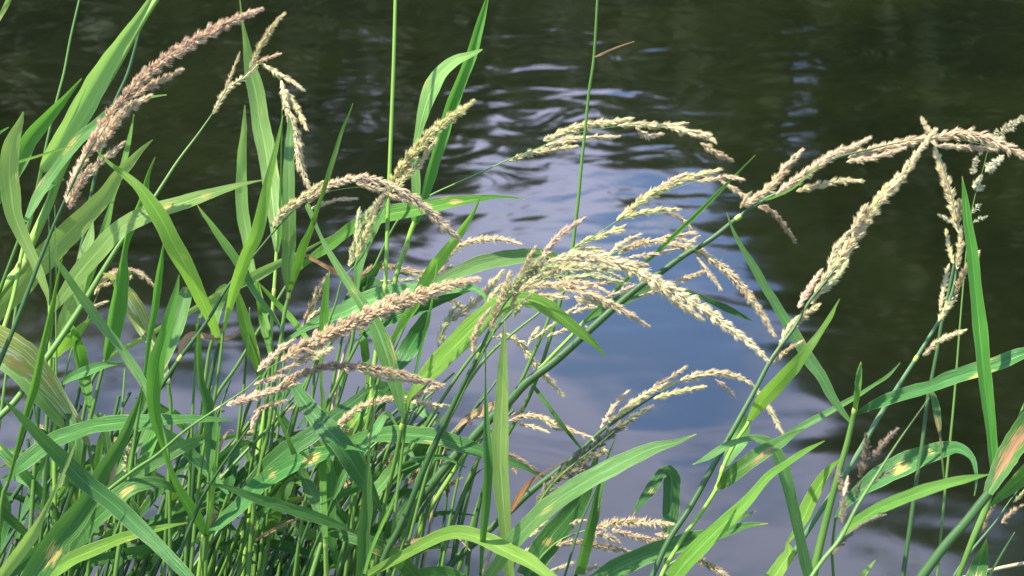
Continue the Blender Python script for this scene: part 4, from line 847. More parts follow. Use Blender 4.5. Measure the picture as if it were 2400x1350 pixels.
blade('narrow bright blade standing upright just right of the broad blue green leaf', [(1440, 1033, 2), (1428, 1060, 4), (1420, 1087, 7), (1404, 1140, 18), (1387, 1210, 23), (1370, 1273, 25), (1350, 1347, 25)], (1.44, 1.46), 'mid_shaded', down=[(1335, 1410)], tilt=35, fold=0.6)
blade('wide dull leaf standing behind the broad blue green leaf', [(1402, 1060, 6), (1393, 1090, 16), (1378, 1130, 30), (1355, 1180, 42), (1325, 1220, 52), (1293, 1257, 58), (1267, 1295, 58), (1232, 1350, 50)], (1.54, 1.58), 'teal', down=[(1200, 1410)], tilt=15, fold=0.12, stains=[(0.72, 0.05, 0, 0.75)])
p = Plant('grass_stalk', 'thin dark bare stalk between the dull leaf and the narrow bright blade at the bottom', [(1440, 1040), (1415, 1100), (1395, 1150), (1360, 1230), (1325, 1345), (1300, 1420)], (4, 6), (1.52, 1.52), 's_dark')
blade('bright curved leaf arching low across the bottom edge in the middle', [(1330, 1385, 12), (1275, 1345, 26), (1233, 1316, 34), (1183, 1291, 36), (1133, 1266, 34), (1083, 1251, 32), (1045, 1254, 31), (1000, 1273, 27), (933, 1310, 22), (853, 1352, 17), (800, 1380, 13)], (1.32, 1.38), 'lime', down=[(760, 1420)], tilt=-25, twist=20)
blade('tall blade with a needle tip standing upright at bottom centre', [(1182, 750, 2), (1182, 800, 13), (1180, 850, 21), (1178, 917, 30), (1175, 1000, 38), (1172, 1067, 43), (1176, 1133, 38), (1183, 1217, 30), (1190, 1300, 25), (1196, 1358, 22)], (1.36, 1.42), 'pale', down=[(1200, 1420)], tilt=-15, twist=10, fold=0.35)
blade('thinner blade just left of the tall upright blade at bottom centre', [(1137, 800, 2), (1137, 900, 5), (1137, 967, 11), (1138, 1033, 19), (1140, 1100, 22), (1137, 1167, 21), (1132, 1233, 17), (1128, 1300, 9), (1126, 1345, 7)], (1.36, 1.40), 'mid_shaded', down=[(1124, 1420)], tilt=35, fold=0.6)
p = Plant('grass_stalk', 'short dark bare stalk left of the two upright blades at bottom centre', [(1145, 1110), (1123, 1183), (1110, 1250), (1098, 1300), (1088, 1420)], (9, 13), (1.58, 1.6), 's_dark')
# seed heads low right --------------------------------------------------------------
p = Plant('grass_stalk', 'stalk with the pale seed head arching low over the lilac reflection at lower right',
    [(1700, 878), (1650, 882), (1590, 895), (1530, 930), (1470, 968), (1407, 1012), (1360, 1057), (1310, 1100), (1250, 1147), (1200, 1193), (1163, 1227), (1100, 1283), (1057, 1323), (1000, 1400)], (3, 17), (1.56, 1.62), 's_dark')
p.head([([(1453, 967), (1495, 938), (1540, 910), (1590, 893)], 20), ([(1410, 1000), (1425, 975), (1445, 945), (1475, 915)], 14, 'tan'), ([(1537, 903), (1578, 880), (1613, 857)], 13, 'tan'), ([(1537, 934), (1583, 920), (1655, 906)], 18, 'yellow'), ([(1600, 890), (1650, 876), (1700, 876), (1745, 890), (1765, 905)], 21, 'tan'),
        ([(1760, 900), (1785, 930), (1805, 960), (1838, 1023)], 17, 'cream'), ([(1680, 892), (1705, 910), (1724, 933)], 12, 'tan'), ([(1430, 985), (1465, 960), (1500, 935)], 15, 'yellow')], 'cream')
p = Plant('grass_stalk', 'stalk with the dark olive seed head of tight scales at lower centre right',
    [(1440, 1010), (1390, 1052), (1340, 1092), (1290, 1140), (1255, 1195), (1220, 1260), (1180, 1420)], (4, 10), (1.42, 1.46), 's_green')
p.head([([(1258, 1190), (1280, 1150), (1320, 1108), (1362, 1070), (1400, 1040), (1440, 1010), (1485, 978), (1533, 950)], 31), ([(1350, 1092), (1385, 1072), (1425, 1058)], 24), ([(1325, 1120), (1355, 1103), (1392, 1092)], 22), ([(1260, 1195), (1290, 1165), (1345, 1133)], 26)], 'olive', dens=1.2, lpx=13, spread=1.1)
p = Plant('grass_stalk', 'stalk with the loose cream seed head trailing right left of the dark olive one',
    [(1290, 990), (1240, 978), (1190, 985), (1140, 1020), (1080, 1100), (1020, 1420)], (3, 8), (1.58, 1.6), 's_green')
p.head([([(1195, 985), (1240, 974), (1283, 983), (1320, 1000), (1355, 1015), (1388, 1025)], 15, 'tan'), ([(1218, 993), (1250, 1000), (1285, 1013)], 12), ([(1203, 972), (1230, 958)], 9), ([(1390, 1030), (1412, 1050), (1433, 1077)], 12, 'green'), ([(1275, 985), (1300, 1003), (1320, 1008)], 13, 'green')], 'cream')
p = Plant('grass_stalk', 'stalk with the small brown seed head near the shrivelled reddish leaf at lower centre',
    [(1215, 1075), (1180, 1065), (1140, 1090), (1090, 1160), (1040, 1420)], (3, 8), (1.60, 1.62), 's_dark')
p.head([([(1195, 1065), (1232, 1085), (1260, 1107), (1282, 1122)], 16), ([(1200, 1095), (1212, 1108)], 8)], 'brown')
p.leaf([(1330, 1076, 2), (1290, 1098, 3), (1252, 1122, 8), (1232, 1145, 15), (1210, 1178, 13), (1190, 1205, 7), (1150, 1245, 4), (1100, 1180, 4)][:6] + [(1140, 1120, 4)], 0.0, 'dead', label='shrivelled reddish brown leaf', bow=0.0) if False else None
blade('shrivelled reddish brown leaf with a thread thin tip at lower centre', [(1330, 1076, 2), (1290, 1098, 3), (1252, 1122, 8), (1232, 1143, 15), (1212, 1172, 15), (1196, 1200, 8)], (1.52, 1.54), 'dead', down=[(1160, 1270), (1100, 1420)], smat='s_tan')
blade('tan withered leaf bent over beside the tall upright blade', [(1185, 938, 6), (1160, 950, 18), (1125, 965, 19), (1098, 980, 15), (1073, 1003, 8), (1062, 1020, 5)], (1.60, 1.62), 'dry', down=[(1030, 1100), (980, 1420)], smat='s_tan')
p = Plant('grass_stalk', 'stalk with bristly seed lobes pointing right along the bottom, beneath the folded leaf',
    [(1480, 1228), (1440, 1235), (1400, 1238), (1345, 1252), (1300, 1275), (1250, 1330), (1220, 1400)], (3, 7), (1.56, 1.58), 's_green')
p.head([([(1402, 1237), (1433, 1227), (1483, 1223), (1533, 1226), (1580, 1228)], 21), ([(1440, 1243), (1480, 1255), (1520, 1265), (1560, 1266)], 15), ([(1392, 1250), (1425, 1258), (1455, 1275)], 16), ([(1540, 1252), (1570, 1258), (1590, 1262)], 13), ([(1310, 1277), (1350, 1270), (1400, 1278), (1450, 1288), (1485, 1297)], 18, 'brown'), ([(1340, 1227), (1355, 1222), (1372, 1219)], 11)], 'tan', spread=1.5)
p = Plant('grass_stalk', 'stalk with a brown bristly seed head dipping to the bottom edge, lower right',
    [(1660, 1322), (1630, 1305), (1590, 1310), (1550, 1345), (1530, 1420)], (3, 7), (1.54, 1.54), 's_green')
p.head([([(1625, 1303), (1655, 1320), (1680, 1335), (1708, 1352)], 22)], 'brown', spread=1.3)
p = Plant('grass_stalk', 'stalk with small greenish seed tufts at the bottom edge behind the wide dull leaf',
    [(1310, 1330), (1280, 1345), (1260, 1380), (1250, 1420)], (3, 6), (1.6, 1.6), 's_green')
p.head([([(1283, 1343), (1315, 1330), (1347, 1317)], 13), ([(1245, 1255), (1262, 1238), (1285, 1217)], 13, 'yellow'), ([(1365, 1345), (1390, 1330), (1412, 1328)], 12, 'brown'), ([(1222, 1300), (1235, 1290), (1243, 1285)], 14, 'green')], 'green')
# right bottom ------------------------------------------------------------------------
p = Plant('grass_stalk', 'out of focus foreground stalk with purple brown seed lobes at lower right',
    [(2178, 932), (2110, 1028), (2060, 1105), (2010, 1185), (1970, 1262), (1933, 1307), (1900, 1355), (1870, 1410)], (4, 10), (1.22, 1.2), 's_green')
p.head([([(2016, 1115), (2027, 1080), (2030, 1050), (2030, 1015)], 24), ([(2045, 1078), (2058, 1055), (2078, 1030), (2106, 1003)], 19), ([(2007, 1165), (2012, 1145), (2018, 1127)], 16, 'olive'), ([(2032, 1140), (2062, 1118), (2100, 1100)], 17), ([(1973, 1222), (1978, 1170), (1970, 1130), (1964, 1090)], 21), ([(1978, 1160), (1984, 1135), (1988, 1115)], 15, 'pink'), ([(1953, 1297), (1985, 1258), (2030, 1225), (2077, 1205)], 17)], 'purple', dens=1.1, lpx=12)
p.leaf([(2318, 1112, 2), (2267, 1123, 17), (2200, 1140, 26), (2133, 1163, 28), (2067, 1190, 28), (2017, 1219, 27), (1985, 1243, 20), (1964, 1265, 8)], 0.14, 'lime', tilt=-25, twist=20)
blade('broad dark leaf with a yellow stain and a drooping tip at lower right', [(2283, 1162, 2), (2287, 1133, 6), (2286, 1107, 9), (2277, 1075, 14), (2250, 1054, 25), (2217, 1057, 36), (2167, 1072, 46), (2100, 1100, 52), (2050, 1128, 44), (2005, 1160, 28), (1975, 1190, 16), (1958, 1215, 8)], (1.62, 1.66), 'teal', down=[(1950, 1290), (1953, 1347), (1950, 1420)], w=(6, 8), tilt=-25, twist=30, stains=[(0.58, 0.06, 0.1, 1.0), (0.42, 0.03, -0.4, 0.6)])
p = Plant('grass_stalk', 'thick stalk slanting to the right edge with a rust streaked leaf, lower right corner',
    [(2318, 1155), (2267, 1220), (2217, 1277), (2167, 1343), (2120, 1410)], (22, 24), (1.40, 1.42), 's_dark', nodes=[])
p.leaf([(2450, 950, 40), (2410, 1005, 56), (2373, 1058, 54), (2345, 1105, 42), (2325, 1140, 30), (2316, 1158, 22)], -0.03, 'rust', tilt=-20, fold=0.5, stains=[(0.55, 0.4, -0.15, 0.95)], label='dark leaf with a long rusty orange streak')
p.leaf([(2460, 1060, 50), (2410, 1105, 40), (2370, 1140, 30), (2340, 1165, 18), (2322, 1185, 6)], -0.01, 'mid', tilt=25)
p = Plant('grass_stalk', 'upright green stalk passing behind the thick one in the lower right corner', [(2430, 880), (2400, 950), (2367, 1033), (2340, 1110), (2307, 1193), (2283, 1250), (2247, 1350), (2225, 1420)], (5, 13), (1.56, 1.56), 's_green')
p = Plant('grass_stalk', 'thin stalk with small open brown seed tufts near the right edge at the bottom', [(2405, 1128), (2367, 1173), (2333, 1223), (2272, 1297), (2230, 1360), (2200, 1420)], (4, 7), (1.58, 1.6), 's_blue')
p.head([([(2305, 1243), (2317, 1210), (2333, 1173)], 14), ([(2350, 1222), (2372, 1200), (2398, 1183)], 15), ([(2372, 1155), (2376, 1140), (2381, 1125)], 11, 'green'), ([(2378, 1175), (2392, 1160), (2405, 1145)], 9, 'green')], 'brown')
blade('dull leaf with a tan patch standing at the bottom edge near the right corner', [(2312, 1263, 2), (2306, 1285, 18), (2298, 1310, 34), (2287, 1350, 46), (2278, 1375, 46)], (1.52, 1.54), 'teal', down=[(2265, 1420)], stains=[(0.85, 0.2, 0.2, 0.9)], tilt=15)
p = Plant('dry_stalk', 'dry tan stalk lying nearly level in the bottom right corner', [(2430, 1312), (2400, 1320), (2350, 1330), (2297, 1343), (2240, 1362), (2200, 1400)], (9, 9), (1.6, 1.62), 's_tan', cat='dry stalk')
blade('hair thin green blade in the bottom right corner', [(2378, 1247, 2), (2350, 1293, 4), (2322, 1343, 5), (2305, 1375, 5)], (1.5, 1.5), 'mid_shaded', down=[(2290, 1420)])
blade('short blade tip poking up from the bottom edge at right', [(2052, 1312, 2), (2035, 1333, 9), (2015, 1360, 14)], (1.5, 1.5), 'pale', down=[(1990, 1420)])
# thin blades over the open water -------------------------------------------------------
p = Plant('grass_stalk', 'bright stalk with a long needle leaf and two dark spreading leaves over the blue reflection', [(1370, 752), (1343, 783), (1300, 827), (1250, 880), (1200, 930), (1140, 1000), (1060, 1110), (980, 1250), (930, 1420)], (8, 13), (1.60, 1.64), 's_lime', nodes=[(1369, 753)])
p.leaf([(1770, 363, 2), (1733, 400, 4), (1683, 450, 8), (1633, 500, 10), (1583, 547, 10), (1530, 598, 9), (1473, 650, 9), (1433, 690, 9), (1400, 722, 9), (1370, 754, 7)], -0.03, 'mid', tilt=20, fold=0.6)
p.leaf([(1763, 752, 2), (1733, 738, 12), (1700, 722, 16), (1663, 705, 12), (1600, 680, 10), (1560, 670, 12), (1520, 680, 20), (1483, 693, 27), (1450, 710, 29), (1407, 733, 26), (1383, 748, 14), (1370, 756, 7)], 0.05, 'dark', tilt=-20)
p = Plant('grass_stalk', 'short bright stalk slanting down right to meet the arching lower seed head stalk', [(1240, 895), (1270, 935), (1300, 973), (1335, 1018), (1363, 1055)], (8, 9), (1.6, 1.6), 's_green')if False else None
blade('bright narrow leaf slanting down right from the thick dark stalk to the lilac water', [(1368, 1058, 3), (1345, 1030, 7), (1310, 985, 10), (1275, 938, 10), (1248, 902, 8), (1235, 890, 6)], (1.58, 1.6), 'mid_shaded', down=[(1190, 960), (1120, 1080), (1040, 1420)], tilt=10)
# --- lower middle ------------------------------------------------------------------------
blade('broad green leaf arching right behind the slanting stalks at lower centre', [(1270, 1122, 2), (1235, 1098, 11), (1200, 1085, 19), (1147, 1068, 25), (1117, 1056, 30), (1067, 1040, 38), (1017, 1025, 38), (967, 1020, 40), (917, 1018, 38), (867, 1023, 30), (830, 1030, 22), (800, 1040, 10)], (1.52, 1.56), 'mid_shaded', down=[(770, 1120), (720, 1420)], tilt=-25, twist=10)
blade('leaf with a bright yellow stain curving to a tip at lower centre left', [(857, 1060, 2), (840, 1055, 5), (817, 1050, 10), (783, 1057, 26), (733, 1073, 38), (683, 1092, 40), (633, 1120, 40), (597, 1148, 38), (567, 1182, 36), (533, 1212, 31), (505, 1238, 20), (482, 1254, 8)], (1.38, 1.45), 'mid_shaded', down=[(477, 1262), (472, 1310), (467, 1350), (464, 1420)], w=(12, 14), smat='s_lime', tilt=-24, twist=10, stains=[(0.30, 0.05, 0.1, 1.1), (0.52, 0.04, -0.2, 0.7)]).node(480, 1256)
q = blade('long pale blade narrowing to a twist and widening again, left of the lower collar', [(420, 643, 2), (413, 683, 14), (400, 733, 24), (387, 783, 30), (370, 833, 36), (362, 883, 38), (358, 930, 32), (363, 983, 25), (377, 1033, 14), (393, 1087, 11), (417, 1147, 18), (443, 1193, 27), (465, 1230, 24), (480, 1254, 9)], (1.36, 1.45), 'mid', down=[(478, 1265), (470, 1350), (466, 1420)], w=(9, 9), tilt=18, twist=60)
blade('thin shoot tapering upward from the lower centre collar', [(519, 940, 2), (512, 1017, 5), (503, 1100, 9), (493, 1183, 11), (482, 1254, 10)], (1.44, 1.45), 'lime', down=[(478, 1300), (471, 1420)], tilt=20, fold=0.6)
blade('bluish blade with a squared tip standing left of centre', [(437, 673, 14), (433, 695, 32), (422, 735, 37), (407, 785, 36), (385, 835, 34), (360, 890, 30), (340, 950, 24), (325, 1000, 12)], (1.5, 1.52), 'blue', down=[(305, 1080), (260, 1420)], tilt=-15)
blade('long dark blade running diagonally down right across the lower left corner', [(8, 936, 3), (50, 978, 17), (100, 1030, 30), (150, 1080, 38), (200, 1130, 41), (267, 1183, 41), (317, 1230, 38), (367, 1277, 32), (433, 1345, 25), (455, 1370, 20)], (1.26, 1.30), 'teal', down=[(480, 1420)], tilt=10, twist=20, fold=0.25)
blade('wide yellow streaked blade rising from the bottom edge to a tip at lower left', [(333, 905, 2), (326, 930, 8), (317, 955, 14), (293, 1013, 24), (267, 1060, 31), (233, 1113, 36), (207, 1167, 46), (167, 1222, 56), (133, 1265, 60), (100, 1317, 60), (65, 1370, 54)], (1.32, 1.36), 'mid_shaded', down=[(40, 1420)], tilt=20, fold=0.4, stains=[(0.83, 0.07, 0.25, 1.0)])
blade('arching leaf reaching level to the right at lower left', [(547, 985, 2), (520, 984, 8), (483, 983, 14), (440, 983, 19), (400, 985, 24), (317, 988, 33), (267, 993, 35), (217, 1000, 34), (167, 1017, 35), (117, 1038, 38), (67, 1077, 36), (40, 1100, 22), (23, 1118, 8)], (1.42, 1.46), 'mid_shaded', down=[(5, 1190), (-20, 1420)], tilt=-25, twist=10)
blade('bluish leaf slanting up right beneath the level arching leaf', [(513, 1003, 2), (467, 1030, 22), (417, 1052, 29), (367, 1079, 31), (317, 1108, 30), (267, 1140, 26), (217, 1183, 20), (180, 1220, 12)], (1.46, 1.5), 'blue', down=[(150, 1270), (90, 1420)], tilt=20)
blade('yellow stained leaf curving over at lower left', [(412, 1152, 8), (390, 1137, 18), (362, 1131, 26), (317, 1138, 36), (283, 1160, 40), (250, 1195, 40), (222, 1222, 36), (200, 1250, 34), (176, 1290, 24), (165, 1320, 12)], (1.42, 1.46), 'mid_shaded', down=[(150, 1420)], tilt=-25, stains=[(0.36, 0.08, 0.1, 0.8)])
blade('bright leaf rising gently right under the long dark diagonal blade', [(440, 1225, 2), (383, 1237, 13), (333, 1250, 20), (283, 1264, 25), (217, 1291, 30), (167, 1312, 34), (120, 1342, 34), (80, 1375, 30)], (1.36, 1.40), 'lime', down=[(50, 1420)], tilt=-20)
blade('slim bright blade with a thread thin middle at lower left', [(177, 1037, 2), (165, 1068, 8), (153, 1097, 8), (130, 1147, 9), (100, 1207, 14), (73, 1255, 28), (40, 1302, 30), (7, 1345, 26), (-10, 1370, 22)], (1.30, 1.32), 'pale', down=[(-40, 1420)], tilt=20)
blade('dark leaf under the wide yellow streaked blade at the lower left edge', [(150, 1222, 3), (133, 1238, 12), (100, 1277, 24), (50, 1319, 27), (0, 1358, 26)], (1.42, 1.44), 'dark', down=[(-40, 1410)])
blade('stiff bright blade standing upright at the left edge', [(147, 597, 2), (133, 657, 6), (122, 710, 9), (110, 760, 11), (97, 817, 14), (88, 860, 18), (78, 905, 21), (60, 967, 15), (37, 1060, 10), (20, 1127, 9)], (1.34, 1.38), 'mid', down=[(3, 1183), (-10, 1420)], tilt=30, fold=0.6)
p = Plant('grass_stalk', 'slender vertical stalk next to the stiff bright blade in the left clump', [(128, 500), (130, 583), (130, 683), (132, 783), (132, 893), (133, 1000), (130, 1150), (125, 1420)], (3, 9), (1.56, 1.58), 's_green')
blade('pale blade slanting down right across the left clump', [(123, 593, 2), (135, 615, 10), (150, 637, 15), (180, 682, 19), (213, 727, 24), (240, 765, 22), (273, 803, 18), (300, 843, 22), (330, 888, 20), (350, 930, 16), (375, 980, 10)], (1.38, 1.42), 'blue', down=[(395, 1080), (400, 1420)], tilt=15)
blade('striped leaf with rusty edges bending down from its tip in the left clump', [(240, 640, 2), (252, 643, 8), (267, 652, 16), (293, 683, 36), (317, 723, 46), (338, 765, 38), (358, 803, 26), (380, 850, 22), (395, 900, 10)], (1.50, 1.52), 'streak', down=[(400, 1000), (380, 1420)], tilt=-15, stains=[(0.6, 0.12, 0.85, 0.8)])
blade('very wide white striped leaf with rusty patches at the left edge', [(-90, 735, 56), (-20, 790, 76), (45, 830, 78), (90, 872, 62), (125, 915, 46), (155, 958, 34), (190, 1005, 22), (208, 1045, 10)], (1.42, 1.5), 'streak', down=[(220, 1150), (200, 1420)], tilt=-12, fold=0.15, stains=[(0.42, 0.14, -0.6, 0.75), (0.62, 0.1, 0.3, 0.6)])
blade('dull wide leaf under the white striped leaf at the left edge', [(-60, 790, 40), (0, 838, 52), (50, 878, 54), (90, 925, 50), (128, 968, 44), (160, 1005, 30), (175, 1040, 12)], (1.52, 1.54), 'blue', down=[(180, 1150), (160, 1420)])
blade('dark upright blade between the left stalks', [(166, 760, 6), (172, 790, 20), (183, 830, 30), (192, 870, 31), (200, 910, 26), (208, 945, 14), (211, 968, 7)], (1.56, 1.56), 'mid', down=[(200, 1050), (160, 1420)], tilt=35)
blade('short green leaf rising right over the water in the left clump', [(220, 740, 2), (197, 762, 15), (167, 793, 28), (140, 822, 20), (128, 838, 8)], (1.6, 1.6), 'lime', down=[(125, 950), (120, 1420)])
blade('pale upright blade with a pointed tip behind the arching leaf on the left', [(218, 520, 2), (210, 560, 22), (197, 605, 29), (187, 650, 34), (173, 702, 36), (150, 755, 28), (135, 800, 12)], (1.60, 1.62), 'pale', down=[(115, 900), (90, 1420)])
blade('blue green leaf lying level over the water in the left clump', [(295, 850, 2), (250, 854, 15), (207, 868, 24), (167, 884, 18), (147, 898, 8)], (1.5, 1.52), 'blue', down=[(120, 1000), (80, 1420)])
blade('long slender leaf crossing the left clump to the upper right', [(797, 543, 2), (755, 565, 5), (713, 588, 9), (660, 613, 17), (600, 645, 25), (540, 675, 20), (500, 697, 16), (450, 727, 13), (395, 757, 12), (340, 790, 12), (283, 820, 11), (247, 845, 8)], (1.60, 1.64), 'pale', down=[(200, 950), (130, 1420)], smat='s_green')
blade('glaucous folded leaf behind the slanting dark stalk on the left', [(533, 668, 14), (522, 685, 30), (510, 712, 30), (504, 745, 24), (500, 785, 10)], (1.6, 1.6), 'blue', down=[(480, 900), (430, 1420)])
blade('straight bright blade left of the bluish squared one', [(383, 570, 2), (377, 610, 11), (368, 667, 17), (360, 733, 16), (350, 783, 13), (343, 843, 11), (337, 895, 8)], (1.42, 1.44), 'mid', down=[(320, 1000), (260, 1420)], tilt=30)
blade('green blade leaning left below the pale narrow one', [(553, 670, 2), (560, 697, 15), (568, 727, 24), (580, 773, 31), (593, 817, 29), (605, 860, 18), (612, 900, 8)], (1.56, 1.58), 'mid', down=[(600, 1000), (550, 1420)])
blade('upright blade with a dark centre just left of the lower centre', [(463, 783, 8), (463, 833, 14), (468, 897, 16), (482, 945, 26), (489, 1000, 32), (490, 1050, 29), (490, 1085, 16), (489, 1105, 8)], (1.42, 1.44), 'mid_shaded', down=[(488, 1200), (478, 1420)], tilt=35, fold=0.6)
blade('brown withered leaf curling over in the left clump', [(565, 768, 2), (547, 788, 8), (520, 792, 12), (490, 790, 13), (462, 783, 14), (440, 790, 16), (427, 808, 14), (420, 832, 8)], (1.52, 1.54), 'dry', down=[(400, 880), (330, 1000), (230, 1420)], smat='s_dark')
blade('tiny needle blade beside the brown withered leaf', [(491, 696, 2), (480, 720, 5), (466, 750, 8), (461, 773, 5)], (1.5, 1.5), 'lime', down=[(455, 900), (430, 1420)])
blade('needle blade right of the glaucous folded leaf', [(585, 720, 2), (584, 760, 4), (580, 820, 6), (573, 900, 7)], (1.6, 1.6), 'dark', down=[(560, 1000), (520, 1420)])
p = Plant('grass_stalk', 'stalk with the small curved fading seed head behind the left clump', [(340, 640), (290, 640), (245, 660), (225, 700), (200, 760), (150, 900), (100, 1420)], (3, 8), (1.76, 1.76), 's_green')
p.head([([(225, 685), (240, 655), (265, 642), (290, 633), (318, 638), (345, 655), (362, 672)], 19, 'tan'), ([(240, 668), (260, 665)], 12), ([(290, 652), (310, 650)], 10, 'cream'), ([(213, 722), (232, 713), (253, 707)], 10)], 'cream')
p = Plant('grass_stalk', 'stalk with a green bristly spike hidden in the dark lower left stems', [(312, 1010), (312, 1060), (305, 1130), (290, 1250), (280, 1420)], (8, 14), (1.56, 1.56), 's_dark')
p.head([([(300, 1110), (298, 1075), (303, 1040), (307, 1005)], 18)], 'green', spread=1.7)
# lower middle leaves --------------------------------------------------------------------
blade('broad dull green blade slanting down right at lower centre', [(690, 905, 14), (700, 922, 26), (717, 945, 36), (750, 987, 46), (800, 1043, 48), (840, 1107, 46), (866, 1150, 32), (884, 1180, 16), (893, 1198, 7)], (1.44, 1.46), 'teal', down=[(888, 1260), (870, 1420)], tilt=10, fold=0.12)
blade('dark leaf slanting up right behind the stems at lower centre', [(877, 903, 2), (855, 920, 12), (833, 938, 22), (783, 975, 30), (733, 1017, 38), (667, 1060, 42), (620, 1100, 36), (575, 1150, 22), (550, 1185, 8)], (1.54, 1.56), 'teal', down=[(510, 1280), (460, 1420)], tilt=-15)
blade('pleated blade with a thread like tip at bottom centre left', [(878, 935, 7), (872, 990, 8), (867, 1033, 4), (863, 1080, 8), (862, 1117, 15), (858, 1183, 27), (851, 1250, 30), (847, 1355, 26)], (1.36, 1.38), 'mid_shaded', down=[(845, 1420)], tilt=15, fold=0.4)
blade('long leaf slanting gently down right at the bottom left of centre', [(473, 1130, 2), (533, 1142, 11), (583, 1161, 20), (610, 1170, 24), (667, 1187, 26), (733, 1209, 27), (780, 1226, 20), (810, 1238, 10), (840, 1252, 6)], (1.36, 1.4), 'mid_shaded', down=[(850, 1320), (850, 1420)], tilt=-20)
blade('dull leaf with a yellow fleck drooping to the bottom edge at centre left', [(773, 1253, 8), (807, 1253, 28), (850, 1265, 32), (900, 1287, 36), (950, 1325, 36), (980, 1360, 32)], (1.46, 1.5), 'teal', down=[(1000, 1420)], stains=[(0.55, 0.03, 0.4, 0.8)], tilt=-15)
blade('narrow leaf slanting down right into the lower centre stems', [(633, 933, 2), (650, 970, 6), (667, 1010, 9), (693, 1073, 14), (717, 1127, 24), (740, 1175, 30), (753, 1217, 22), (760, 1257, 8)], (1.40, 1.43), 'mid_shaded', down=[(763, 1330), (765, 1420)], tilt=15)
blade('rounded leaf bulging up from the bottom edge at centre', [(900, 1375, 20), (950, 1358, 34), (1000, 1350, 44), (1050, 1350, 46), (1090, 1365, 36), (1130, 1395, 20)], (1.46, 1.5), 'mid_shaded', down=[(1150, 1440)], tilt=-35, fold=0.1)
blade('very thin bright blade leaning right at bottom centre left', [(945, 1110, 2), (923, 1167, 5), (900, 1220, 8), (873, 1283, 7), (853, 1345, 7)], (1.3, 1.3), 'lime', down=[(840, 1420)])
blade('dark leaf pointing right over the lilac water at lower centre', [(1057, 1065, 2), (1000, 1077, 17), (950, 1097, 30), (900, 1130, 26), (860, 1160, 10)], (1.6, 1.6), 'dark', down=[(820, 1260), (760, 1420)])

# ------------------------------------------------------------ the crowded lower left: more stalks and blades standing behind
rr = random.Random(11)
FL = {'stalk': 'slim shaded green stalk, one of many crowded in the lower left clump',
      'leaf': 'shaded narrow green leaf, one of many tangled low in the lower left clump'}
CN = {'s_dark': 'dark green', 's_green': 'mid green', 's_lime': 'yellow green', 'mid': 'mid green', 'mid_shaded': 'shade-darkened green', 'dark': 'dark green', 'teal': 'dull green', 'blue': 'pale bluish', 'rust': 'brownish green', 'dry': 'tan withered', 'dead': 'brown withered', 'lime': 'yellow green'}
LAND = [(30, 1000, 'under the white striped leaf'), (40, 1300, 'in the bottom left corner'), (170, 1230, 'behind the yellow streaked blade'), (300, 1060, 'beside the bristly green spike'), (290, 1330, 'at the bottom edge under the dark diagonal'),
        (420, 1100, 'near the twisted pale blade'), (470, 1330, 'at the bottom edge by the lower left collar'), (560, 1000, 'under the brownish arched seed head'), (580, 1300, 'at the bottom edge left of centre'), (650, 1120, 'behind the stained curving leaf'), (760, 1000, 'under the shaggy cream seed head'),
        (760, 1330, 'at the bottom edge by the pleated blade'), (860, 1130, 'beside the broad dull slanting blade'), (980, 1080, 'below the broad arching green leaf'), (1000, 1330, 'at the bottom edge near the rounded leaf')]
def where(x, y): return min(LAND, key=lambda q: (q[0] - x) ** 2 + (q[1] - y) ** 2)[2]
def direction(dx, dy):
    a = math.degrees(math.atan2(abs(dy), abs(dx) + 1e-6))
    return ('upright' if a > 74 else 'steep' if a > 50 else 'slanting' if a > 25 else 'level') + ('' if a > 74 else ' right-leaning' if dx > 0 else ' left-leaning')
def fill_stalks():
    for i in range(62):
        x0 = rr.choice([rr.uniform(-40, 520), rr.uniform(480, 960), rr.uniform(560, 940)])
        slant = rr.uniform(0.22, 0.85) if x0 > 330 else rr.uniform(-0.15, 0.6)
        x0 -= slant * 150
        ytop = rr.uniform(860, 1090) + (0 if x0 > 500 else -20)
        dd = rr.uniform(1.58, 1.86)
        xb = x0; pts = [(xb + (1420 - ytop) * slant * 1.15, ytop), (xb + (1420 - (ytop + 1420) / 2) * slant, (ytop + 1420) / 2), (xb, 1420)]
        wd = rr.uniform(8, 15)
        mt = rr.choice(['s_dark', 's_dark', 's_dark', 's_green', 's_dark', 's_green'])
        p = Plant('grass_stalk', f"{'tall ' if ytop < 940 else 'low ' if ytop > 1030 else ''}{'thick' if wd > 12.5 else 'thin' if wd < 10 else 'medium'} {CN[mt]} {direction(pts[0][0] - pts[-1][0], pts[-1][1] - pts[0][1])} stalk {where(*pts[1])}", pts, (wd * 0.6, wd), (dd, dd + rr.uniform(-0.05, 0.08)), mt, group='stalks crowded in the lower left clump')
        if i % 2 == 0:   # a leaf from somewhere up the stalk
            k = rr.uniform(0.1, 0.7); y = ytop + (1420 - ytop) * k; x = xb + (1420 - y) * slant * 1.05
            sgn = rr.choice([-1, 1, 1]); ln = rr.uniform(90, 210); up = rr.uniform(20, 150); droop = rr.uniform(-30, 60)
            w_ = rr.uniform(16, 34)
            p.leaf([(x + sgn * ln, y - up + droop, 2), (x + sgn * ln * 0.75, y - up * 0.95 + droop * 0.2, w_ * 0.7), (x + sgn * ln * 0.42, y - up * 0.66, w_), (x + sgn * ln * 0.14, y - up * 0.28, w_ * 0.8), (x, y, 7)],
                   rr.uniform(-0.06, 0.06), rr.choice(['mid_shaded', 'dark', 'teal', 'teal', 'blue', 'lime']), stains=[(rr.random(), 0.05, 0, 0.7)] if rr.random() < 0.3 else [])
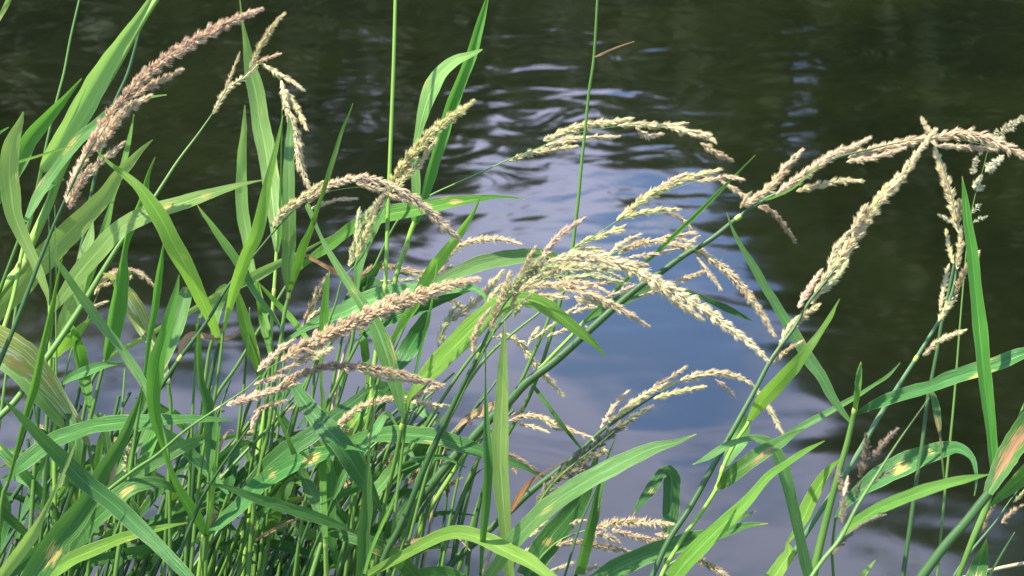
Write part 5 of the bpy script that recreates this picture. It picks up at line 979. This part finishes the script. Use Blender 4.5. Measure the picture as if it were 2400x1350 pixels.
def fill_leaves():
    for i in range(105):
        x = rr.uniform(-40, 900); y = rr.uniform(1120, 1400)
        a = rr.choice([rr.uniform(8, 70), rr.uniform(60, 172)]); ln = rr.uniform(150, 380); w_ = rr.uniform(12, 32)
        mt = rr.choice(['mid_shaded', 'dark', 'teal', 'dark', 'blue', 'mid', 'rust', 'teal', 'mid_shaded', 'dry'])
        if mt == 'dry': w_ *= 0.4; ln *= 0.7
        dx = math.cos(R(a)) * ln; dy = -abs(math.sin(R(a))) * ln
        bend = rr.uniform(-0.25, 0.35)
        if y + dy < 960: dy = 960 - y
        pts = [(x + dx, y + dy + abs(bend) * ln * 0.6, 2), (x + dx * 0.8, y + dy * 0.95, w_ * 0.55), (x + dx * 0.52 - dy * bend * 0.2, y + dy * 0.7, w_), (x + dx * 0.22, y + dy * 0.32, w_ * 0.85), (x, y, 7)]
        dd = rr.uniform(1.5, 1.82)
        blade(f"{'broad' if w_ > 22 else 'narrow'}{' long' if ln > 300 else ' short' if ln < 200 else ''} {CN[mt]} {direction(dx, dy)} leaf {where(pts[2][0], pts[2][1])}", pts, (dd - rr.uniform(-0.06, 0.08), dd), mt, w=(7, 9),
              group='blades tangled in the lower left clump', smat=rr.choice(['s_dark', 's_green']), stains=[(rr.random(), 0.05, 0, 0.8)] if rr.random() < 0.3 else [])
def fill_heads():
    spots = [(640, 985, 30, 'brown'), (700, 960, -10, 'cream'), (660, 1040, 10, 'brown'), (735, 1000, 15, 'tan'), (610, 1150, 80, 'brown'), (650, 1230, 100, 'green'), (560, 1030, 25, 'tan'), (870, 985, 20, 'brown'),
             (905, 1090, 40, 'tan'), (1090, 985, 10, 'tan'), (960, 1130, 50, 'brown'), (550, 1265, 30, 'tan'), (1040, 1150, 35, 'brown'), (90, 1000, -30, 'brown'), (880, 1050, 20, 'tan'), (780, 1150, 20, 'tan'), (620, 1300, 30, 'brown'), (520, 1115, -5, 'tan')]
    for x, y, a, pal in spots:
        ln = rr.uniform(45, 85); dx = math.cos(R(a)) * ln; dy = -math.sin(R(a)) * ln
        dd = rr.uniform(1.64, 1.8)
        p = Plant('grass_stalk', f'half hidden stalk with a small {dict(brown="brown", cream="cream", tan="tan", green="green")[pal]} seed head {where(x, y)}', [(x + dx * 0.4, y + dy * 0.4), (x, y), (x - 30, y + 80), (x - 70, 1420)], (3, 8), (dd, dd), 's_dark', group='small dull seed heads low in the clump')
        p.head([([(x, y), (x + dx * 0.5, y + dy * 0.5 - 4), (x + dx, y + dy)], rr.uniform(13, 19)), ([(x + 4, y - 2), (x + dx * 0.3, y + dy * 0.3 + 12)], 10)], pal)
fill_stalks(); fill_leaves(); fill_heads()
for l, g in LABELS.items():
    if len(g) > 1 and not g[0]: print('DUPLICATE LABEL', l)
print('things', sum(len(g) for g in LABELS.values()))
